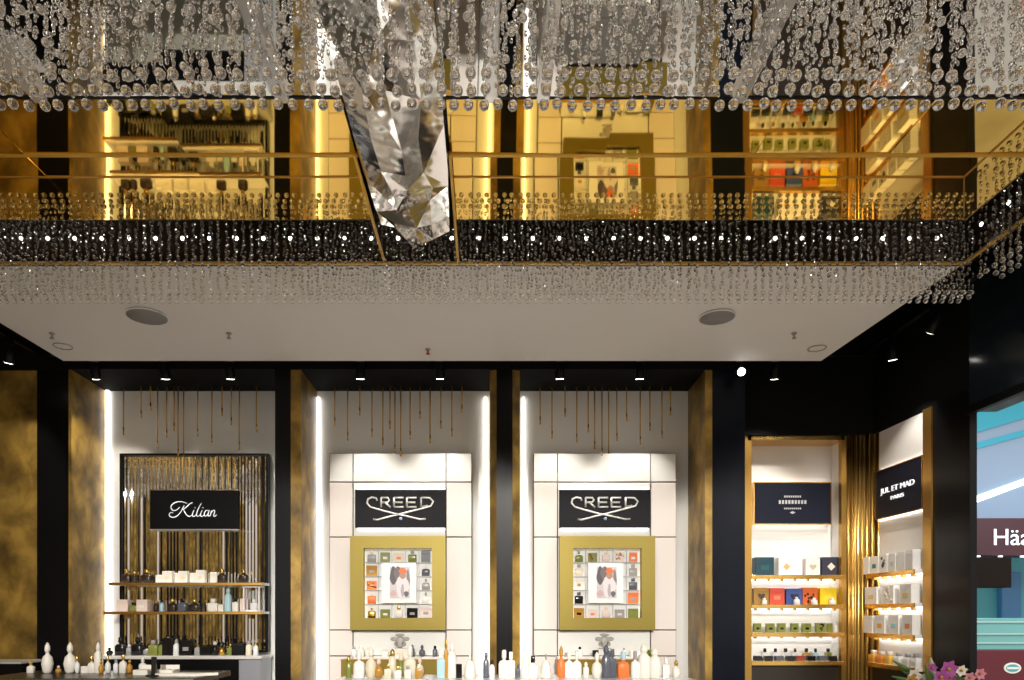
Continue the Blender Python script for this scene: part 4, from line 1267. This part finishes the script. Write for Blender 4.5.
# left table
YL = 3.78
zl2 = Z(673.5, YL)
lt_ = empty('display_table', (X(115, YL), YL + 0.05, 0), 'dark display table with brass edge and white bottles at the lower left', 'display table')
ax = (X(216, YL) - X(14, YL)) / 2
MB().box(-ax, ax, -0.35, 0.15, zl2 - 0.03, zl2, plain(.035, .025, .02, .3), 0.003).build('tabletop', None, lt_)
MB().box(-ax + .04, ax - .04, -0.3, 0.1, 0.08, zl2 - .03, BLACK, .003).build('cabinet_body', None, lt_)
MB().box(-ax + .07, ax - .07, -0.27, 0.07, 0, 0.08, BLACKM).build('plinth', None, lt_)
MB().box(-ax - .003, ax + .003, -0.354, -0.349, zl2 - .028, zl2 - .004, BRASS).build('front_edge', None, lt_)
MB().box(-ax - .003, ax + .003, 0.15, 0.155, zl2 - .028, zl2 - .001, BRASS).build('back_edge', None, lt_)
put_row([(31, 7, 12, 'flask', WBOX, AMBER, 'small white bottle with amber cap'), (48, 11, 31, 'round', WBOX, WBOX, 'tall white rounded bottle'), (59, 6, 8, 'round', AMBER, PINKW, 'tiny amber bottle'), (70, 12, 31, 'round', WBOX, WBOX, 'tall white bulbous bottle'), (77.5, 5, 18, 'round', GLASSW, GOLDC, 'slim clear bottle with gold cap'), (85, 7, 7, 'plain', WBOX, None, 'low white box'), (91.5, 7, 17, 'flask', WBOX, GOLDC, 'white bottle with gold cap'), (98, 7, 31, 'tall', WBOX, WBOX, 'tall slim white bottle'), (101.5, 6, 14, 'round', AMBER, GOLDC, 'small amber bottle'), (108, 6, 18, 'round', GLASSW, GOLDC, 'clear bottle with gold cap'), (116, 5, 14, 'tall', GLASSW, GREYB, 'thin clear bottle'), (123.5, 7, 19, 'flask', WBOX, GOLDC, 'white bottle with big gold cap'), (130, 6, 15, 'round', AMBER, GOLDC, 'round amber bottle'), (142.5, 7, 16, 'flask', GLASSW, WBOX, 'clear bottle with white cap')],
        3.80, zl2, 'on lower left table', 'bottles on the left table')
for px0, px1, lab in ((136.5, 151, 'white open gift box beside the black stand on the left table'), (157, 176, 'white open gift box right of the black stand on the left table')):
    t = empty('gift_box', (X((px0 + px1) / 2, 3.7), 3.7, zl2), lab, 'box', 'white boxes on the left table')
    a = (px1 - px0) / 2 * 3.7 / F
    MB().box(-a, a, -.04, .04, 0, .028, WBOX, .002).build('tray', None, t)
    MB().box(-a, a, .04, .046, 0.0, .05, WBOX, .001).build('lid', None, t)
t = empty('leaflet_board', (X(192, 3.66), 3.66, zl2), 'flat white board with pointed end lying on the left table', 'board', None)
MB().prism([(-.17, .04), (.13, .02), (.04, -.05), (-.17, -.05)], 0, .014, WBOX).build('board', None, t)
t = empty('tester_stand', (X(154, 3.62), 3.62, zl2), 'slim black tester stand between the white gift boxes', 'stand')
MB().box(-.03, .03, -.03, .03, 0, .008, DBLACK, .001).build('base', None, t)
MB().box(-.012, .012, -.008, .008, .008, .10, DBLACK, .002).build('post', None, t)

# black counter at the left edge
YQ = 4.25
t = empty('service_counter', (-3.25, YQ + 0.13, 0), 'black counter with pale rim at the left edge', 'counter')
x1 = X(21, YQ) + 3.25
zq = Z(662, YQ)
MB().box(-0.7, x1, -0.13, 0.15, zq - 0.012, zq, plain(.5, .48, .44, .3), .002).build('countertop', None, t)
MB().box(-0.7, x1 - .01, -0.12, 0.15, 0, zq - .012, BLACK, .003).build('cabinet_body', None, t)

# ================================================================== flowers at the right
pl = empty('plinth', (2.12, 3.30, 0), 'black plinth under the flowers by the right wall', 'plinth')
MB().box(-.13, .13, -.13, .13, 0, .88, BLACK, .004).build('column', None, pl)
MB().box(-.15, .15, -.15, .15, .88, .90, BLACK, .003).build('top_slab', None, pl)
fl = empty('flower_arrangement', (2.12, 3.30, 0.90), 'bouquet of purple and white flowers with long leaves at the lower right', 'flowers')
MB().loft([(0, .045, .045, 2), (.01, .05, .05, 2), (.10, .075, .075, 2), (.16, .06, .06, 2), (.18, .07, .07, 2)], None, 20).build('vase', plain(.7, .68, .64, .2), fl)
LEAF = plain(.10, .20, .05, .5)
LEAFP = plain(.55, .60, .42, .5)
PUR = plain(.42, .08, .36, .5)
PINK = plain(.72, .28, .36, .5)
WFL = plain(.85, .80, .72, .5)


def leaf(tip, m, wid=.022):
    p0 = Vector((random.uniform(-.02, .02), random.uniform(-.02, .02), .17))
    tip = Vector(tip)
    s = (tip - p0).cross(Vector((0, 1, 0))).normalized()
    mb = MB()
    vs = []
    n = 8
    for k in range(n + 1):
        u = k / n
        c = p0.lerp(tip, u) + Vector((0, 0, .03 * math.sin(PI * u)))
        h = wid * math.sin(PI * min(.98, .12 + .88 * u)) + .001
        vs += [c - s * h, c + Vector((0, -.006 * math.sin(PI * u), 0)), c + s * h]
        vs += [c - s * h + Vector((0, .003, 0)), c + s * h + Vector((0, .003, 0))]
    fs = []
    for k in range(n):
        a, b = k * 5, k * 5 + 5
        fs += [(a, a + 1, b + 1, b), (a + 1, a + 2, b + 2, b + 1), (a + 3, b + 3, b + 4, a + 4), (a, b, b + 3, a + 3), (a + 2, a + 4, b + 4, b + 2)]
    mb.add(vs, fs, m, True)
    mb.build('leaf', None, fl)


def at(px, py, Y=3.30):
    return (X(px, Y) - 2.12, 0, Z(py, Y) - 0.90)


for tip, m in ((at(897, 661), LEAF), (at(908, 668), LEAF), (at(928, 657), LEAFP), (at(918, 664), LEAF), (at(957, 662), LEAFP), (at(905, 672), LEAF), (at(950, 668), LEAF), (at(972, 675), LEAF), (at(890, 676), LEAF), (at(965, 669), LEAF)):
    leaf((tip[0], random.uniform(-.06, .04), tip[2]), m, random.uniform(.012, .02))


def blossom(px, py, m, r):
    c = Vector(at(px, py)) + Vector((0, random.uniform(-.06, 0), 0))
    mb = MB()
    for k in range(6):
        a = 2 * PI * k / 6 + random.random() * .3
        d = Vector((math.cos(a), -.35, math.sin(a)))
        e_ = Vector((-math.sin(a), 0, math.cos(a)))
        vs = [c, c + d * r * .55 + e_ * r * .38, c + d * r, c + d * r * .55 - e_ * r * .38, c + Vector((0, .008, 0)) + d * r * .5]
        mb.add(vs, [(0, 1, 2, 3), (0, 4, 1), (1, 4, 2), (2, 4, 3), (3, 4, 0)], m, False)
    mb.tube([c, c + Vector((0, -.012, 0))], r * .2, AMBER, 8)
    b = mb.build('blossom', None, fl)
    st = MB().tube([Vector((0, 0, .15)), c * .6 + Vector((0, 0, .05)), c + Vector((0, .004, 0))], .003, LEAF, 6).build('stem', None, fl)


for px, py, m, r in ((940, 668, PUR, .045), (932, 676, PUR, .04), (948, 676, PUR, .035), (973, 673, PINK, .03), (963, 677, PINK, .03), (912, 675, WFL, .035), (920, 680, WFL, .035), (955, 670, WFL, .03), (903, 679, AMBER, .03), (926, 667, PUR, .025)):
    blossom(px, py, m, r)

# ================================================================== the ice cream kiosk across the mall
YH = 9.0
ki = empty('ice_cream_kiosk', (X(1030, YH), YH, 0), 'maroon ice cream kiosk with lit white letters across the mall', 'kiosk')
kx = ki.location.x
hx0, hx1 = X(960, YH) - kx, X(1150, YH) - kx
MB().box(hx0, hx1, 0, 0.3, Z(556, YH), Z(518, YH), MAROON, .01).build('fascia', None, ki)
lt0 = X(993, YH) - kx
lw = 1.62
lettering(ki, 'Häagen-Dazs', 0.30, lt0 + lw / 2, -0.01, Z(538, YH) - 0.0, LETTERH, 'front', lw)
MB().box(hx0, hx1, 0.0, 0.6, 0, Z(650, YH) - 0.0, MAROOND, .01).build('counter_base', None, ki)
MB().box(hx0 + .02, hx1 - .02, 0.02, 0.5, Z(650, YH), Z(618, YH), TEALG, .01).build('display_glass', None, ki)
for py in (622, 634, 643):
    MB().box(hx0 + .0, hx1 - .0, 0.0, 0.5, Z(py, YH) - .008, Z(py, YH) + .008, plain(.42, .60, .58, .3)).build('glass_rail', None, ki)
MB().box(hx0, hx1, 1.4, 1.5, 0, Z(518, YH), plain(.10, .42, .48, .6)).build('back_wall', None, ki)
MB().box(X(1002, 10.3) - kx, X(1022, 10.3) - kx, 1.3, 1.4, 0, Z(572, 10.3), BLUED, .01).build('service_door', None, ki)
MB().box(hx0 + .06, X(1003, YH) - kx, -0.15, 0.02, Z(588, YH), Z(558, YH), mat('menu_dark', (.012, .007, .005), .7, spec=.1), .01).build('menu_box', None, ki)
bd = MB()
for a, b, m in ((0.11, 0.07, WBOX), (0.085, 0.048, plain(.10, .35, .38))):
    pts = [(X(1012, YH) - kx + a * math.cos(s), Z(668, YH) + b * math.sin(s)) for s in np.linspace(0, 2 * PI, 25)[:-1]]
    nn = len(pts)
    yv = -0.012 if m is WBOX else -0.016
    bd.add([(x, yv, z) for x, z in pts] + [(x, 0.0, z) for x, z in pts], [tuple(range(nn)), tuple(range(2 * nn - 1, nn - 1, -1))] + [(i, nn + i, nn + (i + 1) % nn, (i + 1) % nn) for i in range(nn)], m)
bd.box(X(1012, YH) - kx - .075, X(1012, YH) - kx + .075, -.02, 0, Z(668, YH) - .014, Z(668, YH) + .014, WBOX)
bd.build('badge', None, ki)
for k in range(6):
    x = X(976 + k * 22, YH) - kx
    MB().cyl((x, -.04, Z(556, YH) - .02), (x, -.04, Z(556, YH)), .025, LEDM, 10).build('downlight', None, ki)
# mall wall and soffit above the kiosk
struct('wall_mall', MB().box(4.6, 12, 10.5, 10.7, 0, 4.6).box(4.6, 12, 9.3, 9.5, Z(518, YH), 4.6), BLUEG, 'blue grey mall wall above the kiosk')
ml = MB()
Yl = 9.28
ml.add([(X(965, Yl), Yl, Z(507, Yl)), (X(1040, Yl), Yl, Z(479, Yl)), (X(1040, Yl), Yl, Z(473, Yl)), (X(965, Yl), Yl, Z(500, Yl)), (X(965, Yl), 9.3, Z(507, Yl)), (X(1040, Yl), 9.3, Z(479, Yl)), (X(1040, Yl), 9.3, Z(473, Yl)), (X(965, Yl), 9.3, Z(500, Yl))],
       [(0, 1, 2, 3), (7, 6, 5, 4), (0, 4, 5, 1), (1, 5, 6, 2), (2, 6, 7, 3), (3, 7, 4, 0)], LEDM)
tag(ml.build('light_line'), 'slanting white light line on the mall wall above the kiosk', 'light strip')
cy = MB()  # cyan LED light of the mall ceiling, put into the panel colour
for (p0, p1, p2, p3) in (((965, 436), (1045, 412), (1045, 380), (965, 400)), ((965, 452), (1045, 430), (1045, 424), (965, 446))):
    q = [(X(p[0], Yl), Z(p[1], Yl)) for p in (p0, p1, p2, p3)]
    cy.add([(x, Yl, z) for x, z in q] + [(x, 9.3, z) for x, z in q], [(0, 1, 2, 3), (7, 6, 5, 4), (0, 4, 5, 1), (1, 5, 6, 2), (2, 6, 7, 3), (3, 7, 4, 0)], CYANW)
tag(cy.build('cyan_glow_panel'), 'slanted panel coloured like the cyan LED light on the mall ceiling', 'wall panel')
